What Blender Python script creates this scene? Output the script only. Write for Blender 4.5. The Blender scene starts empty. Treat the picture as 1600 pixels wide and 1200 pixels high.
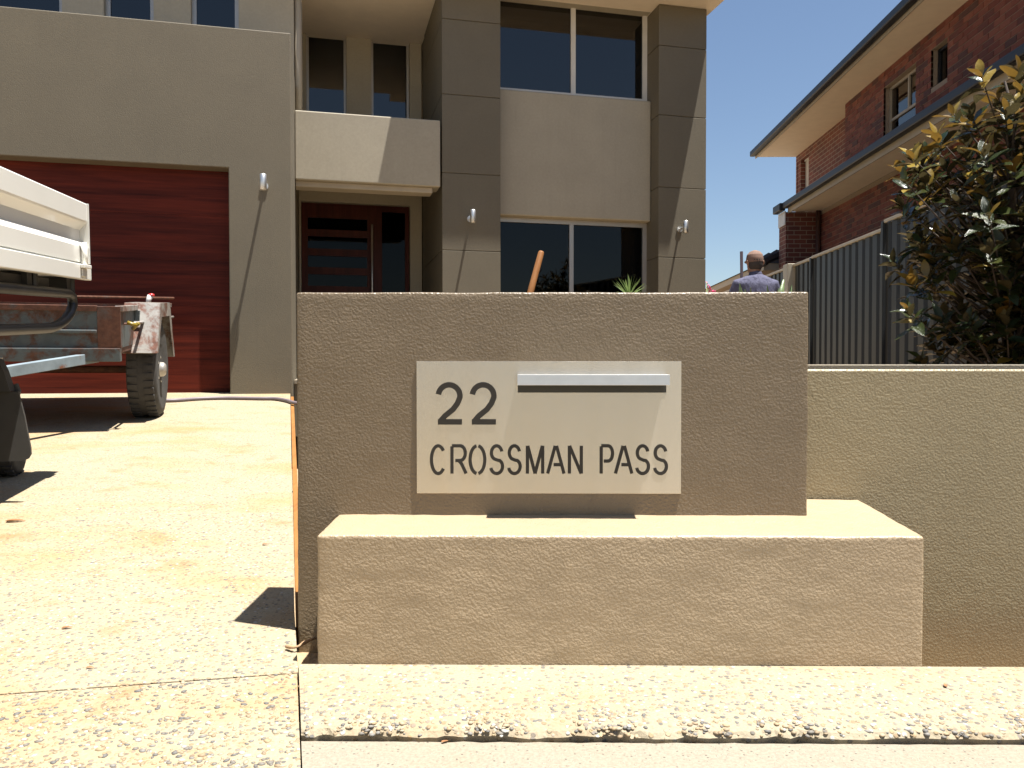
import bpy, bmesh, math, random
from mathutils import Vector, Matrix, noise as mnoise
R = math.radians
random.seed(7)
SC = bpy.context.scene
COL = SC.collection

# ------------------------------------------------------------------ camera, sky, sun, exposure
F, CX, CY = 1290.0, 820.0, 600.0           # focal length and optical centre in photograph pixels
CAM = Vector((0, 0, 0.614))
YAW, PITCH = 15 / F, 26 / F                # turned slightly left, tipped slightly down
cam_d = bpy.data.cameras.new('camera')
cam_d.sensor_width = 36; cam_d.lens = F * 36 / 1600
cam_d.shift_x = (800 - CX) / 1600
cam_d.clip_start = 0.05; cam_d.clip_end = 5000
cam = bpy.data.objects.new('camera', cam_d); COL.objects.link(cam)
cam.location = CAM; cam.rotation_euler = (math.pi / 2 - PITCH, 0, YAW)
SC.camera = cam

SUN = Vector((0.22, -0.065, 1.0)).normalized()
w = bpy.data.worlds.new('World'); SC.world = w; w.use_nodes = True
wn = w.node_tree
sky = wn.nodes.new('ShaderNodeTexSky'); sky.sky_type = 'NISHITA'; sky.sun_disc = False
sky.sun_elevation = math.asin(SUN.z); sky.sun_rotation = math.atan2(SUN.x, SUN.y)
sky.altitude = 20; sky.air_density = 1.0; sky.dust_density = 0.6; sky.ozone_density = 1.5
bg = wn.nodes['Background']; bg.inputs['Strength'].default_value = 0.05
wn.links.new(sky.outputs[0], bg.inputs[0])
sl = bpy.data.lights.new('sun', 'SUN'); sl.energy = 5.0; sl.angle = R(0.53); sl.color = (1.0, 0.965, 0.91)
so = bpy.data.objects.new('sun', sl); COL.objects.link(so)
so.rotation_euler = (-SUN).to_track_quat('-Z', 'Y').to_euler(); so.location = (0, 0, 30)
SC.view_settings.view_transform = 'Standard'; SC.view_settings.look = 'None'
SC.view_settings.gamma = 1.0; SC.view_settings.exposure = 1.40
SC.view_settings.use_curve_mapping = False

# ------------------------------------------------------------------ pixel -> direction helpers
_cp, _sp, _cy, _sy = math.cos(PITCH), math.sin(PITCH), math.cos(YAW), math.sin(YAW)
FW = Vector((-_sy * _cp, _cy * _cp, -_sp)); RT = Vector((_cy, _sy, 0)); UP = RT.cross(FW)
def ray(px, py): return FW + RT * ((px - CX) / F) + UP * ((CY - py) / F)
def on_plane(px, py, p0, n):
    d = ray(px, py); t = (Vector(p0) - CAM).dot(Vector(n)) / d.dot(Vector(n)); return CAM + d * t
def on_y(px, py, Y): return on_plane(px, py, (0, Y, 0), (0, 1, 0))
def on_x(px, py, X): return on_plane(px, py, (X, 0, 0), (1, 0, 0))

# ------------------------------------------------------------------ materials
MATS = {}
class NT:
    def __init__(s, name):
        s.m = bpy.data.materials.new(name); s.m.use_nodes = True; s.t = s.m.node_tree
        s.b = s.t.nodes['Principled BSDF']; s.out = s.t.nodes['Material Output']
        s.tc = s.t.nodes.new('ShaderNodeTexCoord')
    def n(s, typ, **kw):
        x = s.t.nodes.new('ShaderNode' + typ)
        for k, v in kw.items():
            if k in x.inputs: x.inputs[k].default_value = v
            else: setattr(x, k, v)
        return x
    def l(s, a, b): s.t.links.new(a, b)
    def mapping(s, scale=(1, 1, 1), out='Object', rot=(0, 0, 0)):
        mp = s.n('Mapping'); mp.inputs['Scale'].default_value = scale; mp.inputs['Rotation'].default_value = rot
        s.l(s.tc.outputs[out], mp.inputs['Vector']); return mp.outputs[0]
    def noise(s, scale, detail=4, rough=.55, vec=None, dist=0):
        x = s.n('TexNoise'); x.inputs['Scale'].default_value = scale; x.inputs['Detail'].default_value = detail
        x.inputs['Roughness'].default_value = rough; x.inputs['Distortion'].default_value = dist
        s.l(vec if vec else s.tc.outputs['Object'], x.inputs['Vector']); return x.outputs['Fac']
    def vor(s, scale, feature='F1', vec=None, out='Distance'):
        x = s.n('TexVoronoi'); x.feature = feature; x.inputs['Scale'].default_value = scale
        s.l(vec if vec else s.tc.outputs['Object'], x.inputs['Vector']); return x.outputs[out]
    def ramp(s, fac, stops, interp='LINEAR'):
        x = s.n('ValToRGB'); cr = x.color_ramp; cr.interpolation = interp
        while len(cr.elements) < len(stops): cr.elements.new(0.5)
        for e, (p, c) in zip(cr.elements, stops):
            e.position = p; e.color = (*c, 1) if len(c) == 3 else c
        s.l(fac, x.inputs[0]); return x.outputs[0]
    def mix(s, fac, a, b, mode='MIX'):
        x = s.n('Mix'); x.data_type = 'RGBA'; x.blend_type = mode
        for v, i in ((fac, 0), (a, 6), (b, 7)):
            if isinstance(v, (int, float)): x.inputs[i].default_value = v
            elif isinstance(v, tuple): x.inputs[i].default_value = (*v[:3], 1)
            else: s.l(v, x.inputs[i])
        return x.outputs[2]
    def math(s, op, a, b=0.0):
        x = s.n('Math'); x.operation = op
        for v, i in ((a, 0), (b, 1)):
            if isinstance(v, (int, float)): x.inputs[i].default_value = v
            else: s.l(v, x.inputs[i])
        return x.outputs[0]
    def bump(s, h, dist, strength=1.0):
        x = s.n('Bump'); x.inputs['Distance'].default_value = dist; x.inputs['Strength'].default_value = strength
        s.l(h, x.inputs['Height']); s.l(x.outputs[0], s.b.inputs['Normal']); return x
    def done(s, key, color=None, rough=None, metal=None, spec=None, coat=None):
        def setv(name, v):
            if v is None: return
            if isinstance(v, (int, float)): s.b.inputs[name].default_value = v
            elif isinstance(v, tuple): s.b.inputs[name].default_value = (*v[:3], 1)
            else: s.l(v, s.b.inputs[name])
        setv('Base Color', color); setv('Roughness', rough); setv('Metallic', metal)
        setv('Specular IOR Level', spec); setv('Coat Weight', coat)
        MATS[key] = s.m; return s.m

def c2(c, k): return tuple(min(1, x * k) for x in c)
def plain(key, c, rough=.6, metal=0, var=.12, scale=6, bump=0, bscale=200, spec=.5, coat=None):
    s = NT(key); f = s.noise(scale, 5)
    col = s.ramp(f, [(.3, c2(c, 1 - var)), (.7, c2(c, 1 + var))])
    if bump: s.bump(s.noise(bscale, 3), bump)
    return s.done(key, col, rough, metal, spec, coat)

def stipple(key, c, amp=.0035, sc=1.0, rough=.40, splash=0):
    """sprayed acrylic texture render"""
    s = NT(key)
    a = s.noise(170 * sc, 2, .55, dist=.2); v = s.vor(190 * sc, 'SMOOTH_F1')
    h = s.math('ADD', s.math('MULTIPLY', a, 1.0), s.math('MULTIPLY', v, -.5))
    big = s.noise(2.2, 5); mid = s.noise(40, 3)
    col = s.ramp(big, [(.3, c2(c, .90)), (.7, c2(c, 1.07))])
    col = s.mix(.35, col, s.ramp(mid, [(.3, c2(c, .85)), (.7, c2(c, 1.12))]))
    streak = s.noise(3, 4, vec=s.mapping((6, 6, .5)))
    col = s.mix(s.ramp(streak, [(.56, (0, 0, 0)), (.8, (.22, .22, .22))]), col, c2(c, .72))
    if splash:
        sp = s.n('SeparateXYZ'); s.l(s.tc.outputs['Object'], sp.inputs[0])
        band = s.math('MULTIPLY', sp.outputs[2], -1 / splash); band = s.math('ADD', band, .82)
        band = s.math('ADD', band, s.math('MULTIPLY', s.math('SUBTRACT', s.noise(9, 6, .7), .5), 2.6))
        col = s.mix(s.ramp(band, [(.35, (0, 0, 0)), (.95, (.40, .40, .40))]), col, (.25, .185, .105))
        spot = s.noise(23, 4, .6)
        col = s.mix(s.ramp(spot, [(.68, (0, 0, 0)), (.74, (.30, .30, .30))]), col, c2(c, .62))
        h = s.math('ADD', h, s.math('MULTIPLY', s.noise(7, 3), 1.6))
    s.bump(h, amp)
    return s.done(key, col, rough, 0, .6)
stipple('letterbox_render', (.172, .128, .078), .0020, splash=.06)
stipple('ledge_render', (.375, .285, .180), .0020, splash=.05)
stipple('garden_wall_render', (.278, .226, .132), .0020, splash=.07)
stipple('taupe_render', (.135, .112, .072), .0012, .8, .7)
stipple('cream_render', (.37, .325, .24), .0010, .8, .7)
plain('cream_trim', (.40, .34, .25), .55, var=.05)
plain('soffit', (.80, .69, .54), .7, var=.04)
plain('white_frame', (.62, .60, .55), .4, var=.05)
plain('alu_frame', (.42, .40, .37), .38, .5, var=.06)

def aggregate(key, cols, mortar, scale=95, stain=.75, bump=.002, mort=.35):
    s = NT(key)
    warp = s.tc.outputs['Object']
    cell = s.vor(scale, 'F1', out='Color'); d = s.vor(scale, 'F1')
    sep = s.n('SeparateColor'); s.l(cell, sep.inputs[0])
    n = len(cols)
    stone = s.ramp(sep.outputs[0], [(i / n, c) for i, c in enumerate(cols)], 'CONSTANT')
    mask = s.ramp(d, [(mort - .08, (1, 1, 1)), (mort + .08, (0, 0, 0))])
    keep = s.ramp(sep.outputs[1], [(.18, (0, 0, 0)), (.22, (1, 1, 1))])
    mask = s.mix(1.0, mask, keep, 'MULTIPLY')
    m2 = s.noise(180, 3); mort_c = s.ramp(m2, [(.3, c2(mortar, .82)), (.7, c2(mortar, 1.1))])
    col = s.mix(mask, mort_c, stone)
    st = s.noise(1.5, 6, .62, vec=s.mapping((1, 1.7, 1)))
    col = s.mix(s.ramp(st, [(.48, (0, 0, 0)), (.70, (stain,) * 3)]), col, (.36, .20, .075), 'MIX')
    st2 = s.noise(5.5, 6, .7)
    col = s.mix(s.ramp(st2, [(.55, (0, 0, 0)), (.72, (stain * .95,) * 3)]), col, (.26, .145, .055))
    h = s.math('ADD', s.math('MULTIPLY', mask, .8), s.math('MULTIPLY', s.noise(240, 2), .5))
    s.bump(h, bump)
    return s.done(key, col, .85, 0, .3)
AGG = [tuple(x * .51 for x in c) for c in [(.62, .52, .36), (.36, .335, .295), (.66, .52, .33), (.48, .35, .21), (.23, .22, .20), (.74, .70, .62), (.52, .40, .25), (.30, .27, .225), (.60, .44, .25)]]
aggregate('driveway_aggregate', AGG, (.315, .262, .175))
aggregate('strip_aggregate', AGG, (.305, .258, .178), 80, .35)
aggregate('footpath_concrete', [(.28, .25, .20), (.24, .215, .17), (.11, .10, .085), (.30, .27, .22)], (.255, .222, .170), 130, .12, .0012, .22)
plain('sand', (.33, .235, .135), .95, var=.25, scale=14, bump=.012, bscale=60)
plain('soil', (.24, .17, .10), .95, var=.3, scale=12, bump=.02, bscale=40)
plain('asphalt', (.06, .06, .058), .9, var=.2, scale=30, bump=.004, bscale=200)
plain('verge', (.22, .19, .10), .95, var=.3, scale=3, bump=.02, bscale=60)

s = NT('stone'); g = s.n('NewGeometry')
s.done('stone', s.ramp(g.outputs['Random Per Island'], [(i / 9, c) for i, c in enumerate(AGG)], 'CONSTANT'), .7)

s = NT('steel_plate')
br = s.noise(9, 4, .7, vec=s.mapping((140, 1, 3)))
s.bump(s.math('ADD', s.math('MULTIPLY', br, .02), s.noise(5, 2, vec=s.mapping((1.6, 1, .12)))), .006)
s.b.inputs['Anisotropic'].default_value = .75; s.b.inputs['Anisotropic Rotation'].default_value = .25
s.done('steel_plate', s.ramp(br, [(.3, (.56, .51, .43)), (.7, (.64, .585, .50))]), .27, 1.0)
plain('bright_metal', (.70, .69, .66), .42, 1.0, var=.04, scale=40)
plain('letter_black', (.022, .018, .013), .6, var=.1)
plain('slot_black', (.03, .028, .022), .5)

def wood(key, dark, light, scale, rough=.4, coat=0):
    s = NT(key)
    f = s.noise(1.6, 8, .62, vec=s.mapping(scale), dist=.6); f2 = s.noise(5, 5, .6, vec=s.mapping(tuple(x * 2 for x in scale)))
    col = s.ramp(f, [(.34, dark), (.66, light)]); col = s.mix(.3, col, s.ramp(f2, [(.3, dark), (.7, light)]))
    s.bump(f2, .0006); return s.done(key, col, rough, 0, .12, coat)
wood('garage_timber', (.026, .005, .004), (.150, .024, .012), (.30, 1, 8), .5)
wood('door_timber', (.035, .010, .007), (.085, .022, .014), (6, 1, .5), .4)
wood('handle_timber', (.20, .085, .03), (.32, .15, .06), (14, 14, .8), .5)
wood('form_timber', (.20, .085, .025), (.30, .145, .045), (8, .6, 8), .8)

def glass(key, tint=(.16, .19, .23), refl=1.0):
    s = NT(key); t = s.t; t.nodes.remove(s.b)
    tr = s.n('BsdfTransparent'); tr.inputs[0].default_value = (*tint, 1)
    gl = s.n('BsdfGlossy'); gl.inputs['Roughness'].default_value = .02; gl.inputs['Color'].default_value = (.95, .92, .88, 1)
    fr = s.n('Fresnel'); fr.inputs[0].default_value = 1.55
    wob = s.n('Bump'); wob.inputs['Distance'].default_value = .0006
    s.l(s.noise(1.4, 2), wob.inputs['Height']); s.l(wob.outputs[0], gl.inputs['Normal'])
    mx = s.n('MixShader'); s.l(s.math('MULTIPLY', fr.outputs[0], refl), mx.inputs[0]); s.l(tr.outputs[0], mx.inputs[1]); s.l(gl.outputs[0], mx.inputs[2])
    s.l(mx.outputs[0], s.out.inputs[0]); MATS[key] = s.m
glass('window_glass', refl=1.5)
glass('door_glass', (.22, .23, .21), .25)
glass('shade_glass', refl=.5)
plain('dark_room', (.10, .098, .095), .9)
plain('curtain', (.30, .29, .26), .9, var=.08)

def rusty(key, paint, rust=(.20, .075, .035), amount=.5, rough=.65):
    s = NT(key)
    f = s.noise(7, 8, .68, dist=.3); f2 = s.noise(26, 5, .6)
    rc = s.ramp(f2, [(.3, c2(rust, .6)), (.7, c2(rust, 1.35))])
    pc = s.ramp(s.noise(12, 4), [(.3, c2(paint, .8)), (.7, c2(paint, 1.15))])
    col = s.mix(s.ramp(f, [(amount - .06, (1, 1, 1)), (amount + .06, (0, 0, 0))]), pc, rc)
    s.bump(f2, .0012); return s.done(key, col, rough, .1, .4)
rusty('trailer_paint', (.085, .10, .10), (.085, .035, .018), amount=.47)
rusty('trailer_rust', (.09, .075, .065), (.10, .040, .022), amount=.60)
rusty('guard_metal', (.26, .245, .22), (.13, .052, .030), .48, .5)
rusty('drawbar_paint', (.20, .25, .28), amount=.36)
plain('tyre', (.045, .043, .04), .8, var=.25, scale=20, bump=.001)
plain('rim', (.46, .43, .38), .45, .6, var=.2, scale=14)
plain('black_steel', (.022, .022, .022), .45, var=.3, scale=10)
plain('black_rubber', (.045, .042, .036), .7, var=.2, scale=8)
plain('ute_white', (.74, .73, .67), .32, var=.03, scale=3, coat=.3)
plain('tray_alloy', (.62, .61, .57), .4, .3, var=.05)
plain('red_lens', (.55, .04, .04), .25)
plain('hose', (.16, .13, .14), .5)

def brickm(key):
    s = NT(key); oi = s.n('ObjectInfo'); g = s.n('NewGeometry')
    rnd = s.math('FRACT', s.math('ADD', oi.outputs['Random'], g.outputs['Random Per Island']))
    c = s.ramp(rnd, [(0, (.17, .040, .026)), (.25, (.21, .060, .038)), (.5, (.13, .036, .028)), (.72, (.24, .075, .045)), (.9, (.095, .038, .034))], 'CONSTANT')
    f = s.noise(14, 5); c = s.mix(s.ramp(f, [(.45, (0, 0, 0)), (.75, (.6, .6, .6))]), c, (.075, .032, .03))
    s.bump(s.noise(60, 4), .004); s.done(key, c, .85)
brickm('brick')
plain('mortar', (.30, .235, .175), .95, var=.12, scale=20, bump=.003)
s = NT('far_brick')
bt = s.n('TexBrick'); bt.inputs['Scale'].default_value = 1; bt.inputs['Brick Width'].default_value = .24; bt.inputs['Row Height'].default_value = .086
bt.inputs['Mortar Size'].default_value = .007; bt.inputs['Color1'].default_value = (.19, .055, .036, 1); bt.inputs['Color2'].default_value = (.11, .036, .03, 1); bt.inputs['Mortar'].default_value = (.30, .24, .18, 1)
sx = s.n('SeparateXYZ'); cb = s.n('CombineXYZ'); s.l(s.tc.outputs['Object'], sx.inputs[0])
s.l(s.math('ADD', sx.outputs[0], sx.outputs[1]), cb.inputs[0]); s.l(sx.outputs[2], cb.inputs[1]); s.l(cb.outputs[0], bt.inputs['Vector'])
s.bump(s.noise(40, 4), .004); s.done('far_brick', bt.outputs['Color'], .85)
plain('roof_tile', (.045, .044, .046), .7, var=.25, scale=10, bump=.01, bscale=20)
plain('gutter_dark', (.012, .013, .017), .5)
plain('fence_steel', (.030, .033, .033), .45, .1, var=.08, scale=2)
plain('fence_cap', (.52, .47, .36), .45)
plain('dark_pole', (.030, .022, .026), .9, spec=.1)
plain('brown_pipe', (.09, .045, .035), .5)

def leafm(key, c1, c2_, back, rough):
    s = NT(key); oi = s.n('ObjectInfo'); g = s.n('NewGeometry')
    rnd = s.math('FRACT', s.math('ADD', oi.outputs['Random'], g.outputs['Random Per Island']))
    col = s.ramp(rnd, [(0, c1), (1, c2_)])
    col = s.mix(g.outputs['Backfacing'], col, back)
    s.b.inputs['Subsurface Weight'].default_value = 0
    s.bump(s.noise(40, 3), .003)
    s.b.inputs['Transmission Weight'].default_value = 0
    m = s.done(key, col, rough, 0, .6)
    tl = s.n('BsdfTranslucent'); s.l(col, tl.inputs[0]); mx = s.n('MixShader'); mx.inputs[0].default_value = .28
    s.l(s.b.outputs[0], mx.inputs[1]); s.l(tl.outputs[0], mx.inputs[2]); s.l(mx.outputs[0], s.out.inputs[0])
    return m
leafm('leaf_green', (.016, .030, .010), (.055, .062, .016), (.055, .045, .020), .22)
leafm('leaf_gold', (.15, .085, .012), (.28, .20, .022), (.17, .10, .02), .35)
leafm('leaf_spiky', (.12, .19, .05), (.26, .33, .10), (.16, .24, .08), .45)
leafm('leaf_broad', (.10, .16, .09), (.20, .27, .12), (.14, .2, .1), .4)
plain('bark', (.055, .040, .030), .9, var=.25, scale=30, bump=.004)
plain('pink', (.62, .06, .18), .6, var=.2, scale=40)
plain('skin', (.36, .19, .12), .5, var=.08, scale=20)
plain('hair', (.05, .04, .035), .8)
s = NT('shirt'); f = s.noise(9, 4, .6, vec=s.mapping((3, 3, .8))); s.bump(f, .02)
s.done('shirt', s.ramp(s.noise(25, 4), [(.3, (.075, .075, .125)), (.7, (.098, .098, .155))]), .9)
plain('cap_cloth', (.19, .115, .085), .9, var=.12, scale=30)
plain('trousers', (.06, .06, .07), .9)
plain('boot', (.09, .05, .03), .8)
plain('twig', (.34, .22, .12), .9, var=.3, scale=40)
plain('dry_leaf', (.30, .14, .06), .9, var=.3, scale=60)
plain('wall_camera_grey', (.30, .31, .32), .4)

# ------------------------------------------------------------------ mesh helpers
def obj(name, bm, mat, parent=None, smooth=False, bevel=0, seg=2):
    me = bpy.data.meshes.new(name)
    bmesh.ops.recalc_face_normals(bm, faces=bm.faces[:])
    bm.to_mesh(me); bm.free()
    o = bpy.data.objects.new(name, me); COL.objects.link(o)
    for m in (mat if isinstance(mat, (list, tuple)) else [mat]): me.materials.append(MATS[m])
    if smooth: me.polygons.foreach_set('use_smooth', [True] * len(me.polygons))
    if bevel:
        b = o.modifiers.new('bevel', 'BEVEL'); b.width = bevel; b.segments = seg; b.limit_method = 'ANGLE'
        b.harden_normals = False
    if parent is not None: o.parent = parent
    return o
def tag(o, label, cat, group=None):
    o['label'] = label; o['category'] = cat
    if group: o['group'] = group
    return o
def struct(o): o['kind'] = 'structure'; return o
def thing(name, label, cat, loc=(0, 0, 0), rot=(0, 0, 0), group=None):
    o = bpy.data.objects.new(name, None); COL.objects.link(o); o.empty_display_size = .2
    o.location = loc; o.rotation_euler = rot
    return tag(o, label, cat, group)
def B(): return bmesh.new()
def box(bm, x0, x1, y0, y1, z0, z1):
    v = [bm.verts.new(p) for p in ((x0, y0, z0), (x1, y0, z0), (x1, y1, z0), (x0, y1, z0), (x0, y0, z1), (x1, y0, z1), (x1, y1, z1), (x0, y1, z1))]
    for f in ((0, 3, 2, 1), (4, 5, 6, 7), (0, 1, 5, 4), (1, 2, 6, 5), (2, 3, 7, 6), (3, 0, 4, 7)): bm.faces.new([v[i] for i in f])
    return bm
def boxm(*a): return box(B(), *a)
def hexa(bm, lo, hi):
    a = [bm.verts.new(p) for p in lo]; b = [bm.verts.new(p) for p in hi]; n = len(a)
    bm.faces.new(a[::-1]); bm.faces.new(b)
    for i in range(n): bm.faces.new((a[i], a[(i + 1) % n], b[(i + 1) % n], b[i]))
    return bm
def frames(pts):
    out = []; up = Vector((0, 0, 1))
    for i, p in enumerate(pts):
        t = (pts[min(i + 1, len(pts) - 1)] - pts[max(i - 1, 0)]).normalized()
        if abs(t.dot(up)) > .97: up = Vector((0, 1, 0)) if abs(t.y) < .9 else Vector((1, 0, 0))
        a = t.cross(up).normalized(); b = a.cross(t).normalized(); up = b
        out.append((a, b))
    return out
def tube(bm, pts, rad, seg=10, caps=True):
    pts = [Vector(p) for p in pts]; n = len(pts)
    rs = rad if isinstance(rad, (list, tuple)) else [rad] * n
    rings = []
    for p, (a, b), r in zip(pts, frames(pts), rs):
        ra, rb = r if isinstance(r, tuple) else (r, r)
        rings.append([bm.verts.new(p + a * (ra * math.cos(2 * math.pi * k / seg)) + b * (rb * math.sin(2 * math.pi * k / seg))) for k in range(seg)])
    for A, Bq in zip(rings, rings[1:]):
        for k in range(seg): bm.faces.new((A[k], A[(k + 1) % seg], Bq[(k + 1) % seg], Bq[k]))
    if caps: bm.faces.new(rings[0][::-1]); bm.faces.new(rings[-1])
    return bm
def tubem(*a, **k): return tube(B(), *a, **k)
def lathe(bm, prof, seg=24, M=None):
    """revolve (r, h) profile about local z; M places it"""
    M = M or Matrix()
    rings = [[bm.verts.new(M @ Vector((r * math.cos(2 * math.pi * k / seg), r * math.sin(2 * math.pi * k / seg), h))) for k in range(seg)] for r, h in prof]
    for A, Bq in zip(rings, rings[1:]):
        for k in range(seg): bm.faces.new((A[k], A[(k + 1) % seg], Bq[(k + 1) % seg], Bq[k]))
    bm.faces.new(rings[0][::-1]); bm.faces.new(rings[-1]); return bm
def wall_open(u0, u1, z0, z1, v0, v1, holes):
    """wall slab in (u, v, z) with rectangular holes (u0,u1,z0,z1): clean skin with reveals"""
    bm = B()
    us = sorted({u0, u1, *[x for h in holes for x in h[:2] if u0 < x < u1]})
    zs = sorted({z0, z1, *[x for h in holes for x in h[2:] if z0 < x < z1]})
    def solid(i, j):
        if not (0 <= i < len(us) - 1 and 0 <= j < len(zs) - 1): return False
        cu, cz = (us[i] + us[i + 1]) / 2, (zs[j] + zs[j + 1]) / 2
        return not any(h[0] < cu < h[1] and h[2] < cz < h[3] for h in holes)
    cache = {}
    def V(i, j, k):
        if (i, j, k) not in cache: cache[(i, j, k)] = bm.verts.new((us[i], (v0, v1)[k], zs[j]))
        return cache[(i, j, k)]
    for i in range(len(us) - 1):
        for j in range(len(zs) - 1):
            if not solid(i, j): continue
            bm.faces.new((V(i, j, 0), V(i + 1, j, 0), V(i + 1, j + 1, 0), V(i, j + 1, 0)))
            bm.faces.new((V(i, j, 1), V(i, j + 1, 1), V(i + 1, j + 1, 1), V(i + 1, j, 1)))
            for di, dj, a, b in ((-1, 0, (i, j), (i, j + 1)), (1, 0, (i + 1, j), (i + 1, j + 1)), (0, -1, (i, j), (i + 1, j)), (0, 1, (i, j + 1), (i + 1, j + 1))):
                if not solid(i + di, j + dj): bm.faces.new((V(*a, 0), V(*b, 0), V(*b, 1), V(*a, 1)))
    return bm

# ------------------------------------------------------------------ the setting: ground levels
TH = math.atan((820 - 500) / F) + YAW        # house turned against the street
UV_U = Vector((math.cos(TH), math.sin(TH), 0)); UV_V = Vector((-math.sin(TH), math.cos(TH), 0))
SL = 0.062                                   # driveway fall towards the street
def zdrive(p): return SL * (Vector((p[0], p[1], 0)).dot(UV_V) - 1.76)
def on_drive(px, py):
    n = Vector((-SL * UV_V.x, -SL * UV_V.y, 1)); return on_plane(px, py, (0, 0, zdrive((0, 0))), n)

def sheet(name, mat, x0, x1, y0, y1, zf, nx, ny, thick=0):
    bm = B(); g = []
    for j in range(ny + 1):
        y = y0 + (y1 - y0) * j / ny
        g.append([bm.verts.new((x0 + (x1 - x0) * i / nx, y, zf(x0 + (x1 - x0) * i / nx, y))) for i in range(nx + 1)])
    for j in range(ny):
        for i in range(nx): bm.faces.new((g[j][i], g[j][i + 1], g[j + 1][i + 1], g[j + 1][i]))
    return struct(obj(name, bm, mat))
struct(obj('ground', boxm(-1500, 1500, -1500, 1500, -1.2, -.36), 'sand'))
struct(obj('road', boxm(-400, 400, -12, -4.2, -.35, -.24), 'asphalt'))
struct(obj('verge', boxm(-400, 400, -4.05, -1.4, -.35, -.10), 'verge'))
struct(obj('kerb', boxm(-400, 400, -4.2, -4.052, -.35, -.09), 'footpath_concrete', bevel=.02))
struct(obj('garden_soil', hexa(B(), [(-.40, 2.31, -.3), (3.95, 2.31, -.3), (3.95, 24, -.3), (-4.6, 24, -.3)], [(-.46, 2.31, .10), (3.95, 2.31, .10), (3.95, 24, .16), (-4.6, 24, .20)]), 'soil'))
struct(obj('side_yard', boxm(3.96, 40, 2.31, 60, -.3, .12), 'strip_aggregate'))
# trench of loose sand along the front of the walls
def nz(x, y, s, a): return a * mnoise.noise(Vector((x * s, y * s, 3.1)))
sheet('sand_bed', 'sand', -.60, 6.5, 1.50, 2.2, lambda x, y: (-.045 if x < -.2 else -.20) + nz(x, y, 6, .03) + nz(x, y, 25, .008), 170, 24)

# driveway: sloping slabs with a joint across and a straight right edge
_e0, _e1 = on_drive(460, 955), on_drive(454, 640)
E0 = Vector((_e0.x, _e0.y, 0)); EV = (_e1 - _e0) / (_e1.y - _e0.y)
def edge_x(y): return E0.x + EV.x * (y - E0.y)
J1 = on_drive(466, 1050)
def slab(name, mat, poly, zf, th, parent=None, bev=.0015):
    o = obj(name, hexa(B(), [(x, y, zf((x, y)) - th) for x, y in poly], [(x, y, zf((x, y))) for x, y in poly]), mat, parent, bevel=bev)
    return o
jl = on_drive(0, 1086); dj = (jl - J1); dj.normalize()
def jp(t): p = J1 + dj * t; return (p.x, p.y)
far_l = (-9.0 - 3, 8.0 - 3)
gar_v = 8.3
def gp(u, v): p = UV_U * u + UV_V * v; return (p.x, p.y)
a = jp(0); b = jp(9.0)
drv = struct(slab('driveway', 'driveway_aggregate', [a, (edge_x(2.0), 2.0), (edge_x(8.6), 8.6), gp(-9.5, gar_v), (b[0] - .5, b[1])], zdrive, .14))
gap = .004
cross = struct(slab('crossover', 'driveway_aggregate', [(jp(9)[0] - .5, jp(9)[1] - gap), (-5.2, -3.9), (J1.x + 1.6, -3.9), (on_plane(471, 1200, (0, 0, -.03), (0, 0, 1)).x - .001, on_plane(471, 1200, (0, 0, -.03), (0, 0, 1)).y), (J1.x - .001, J1.y - gap)], lambda p: zdrive(p) - .001, .14))

# paved strip and footpath in front of the walls
strip_back = 1.689
J2 = on_plane(471, 1200, (0, 0, -.03), (0, 0, 1))
def jx(y): return J1.x + (J2.x - J1.x) * (y - J1.y) / (J2.y - J1.y)
SX0 = J1.x + .0012
sb = B(); rnd = random.Random(3)
N = 260; yfront = on_plane(900, 1136, (0, 0, 0), (0, 0, 1)).y
top = []; bot = []
prev = 0
xs = [SX0 + (6.4 - SX0) * (i / N) ** 1.35 for i in range(N + 1)]
def ef(x): return yfront + .010 * mnoise.noise(Vector((x * 9, 0, 0))) + .009 * mnoise.noise(Vector((x * 45, 5, 0))) + .005 * mnoise.noise(Vector((x * 140, 9, 0)))
rows = []
for i, x in enumerate(xs):
    y = ef(x); e2 = .006 * mnoise.noise(Vector((x * 60, 2, 7)))
    k_ = 1 - i / N; rows.append([sb.verts.new((p[0] + k_ * k_ * (jx(p[1]) - jx(J1.y)), p[1], p[2])) for p in ((x, strip_back, -.12), (x, strip_back, 0.001), (x, y + .06, 0.0), (x, y + .026, -.004 + e2 * .4), (x, y + .009, -.010 + e2), (x, y + .001 + e2, -.018), (x, y + .02, -.12))])
for A, Bq in zip(rows, rows[1:]):
    for k in range(6): sb.faces.new((A[k], Bq[k], Bq[k + 1], A[k + 1]))
struct(obj('paved_strip', sb, 'strip_aggregate'))
FPZ = -.021
fp = B()
rows = []
for i, x in enumerate(xs):
    y = yfront - .005 + .004 * mnoise.noise(Vector((x * 30, 31, 0)))
    k_ = 1 - i / N; rows.append([fp.verts.new((p[0] + k_ * k_ * (jx(p[1]) - jx(J1.y)), p[1], p[2])) for p in ((x, y, -.14), (x, y, FPZ - .006), (x, y - .008, FPZ), (x, .6, FPZ), (x, -1.4, FPZ - .03), (x, -1.4, -.3))])
for A, Bq in zip(rows, rows[1:]):
    for k in range(5): fp.faces.new((A[k], Bq[k], Bq[k + 1], A[k + 1]))
struct(obj('footpath', fp, 'footpath_concrete'))

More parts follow.
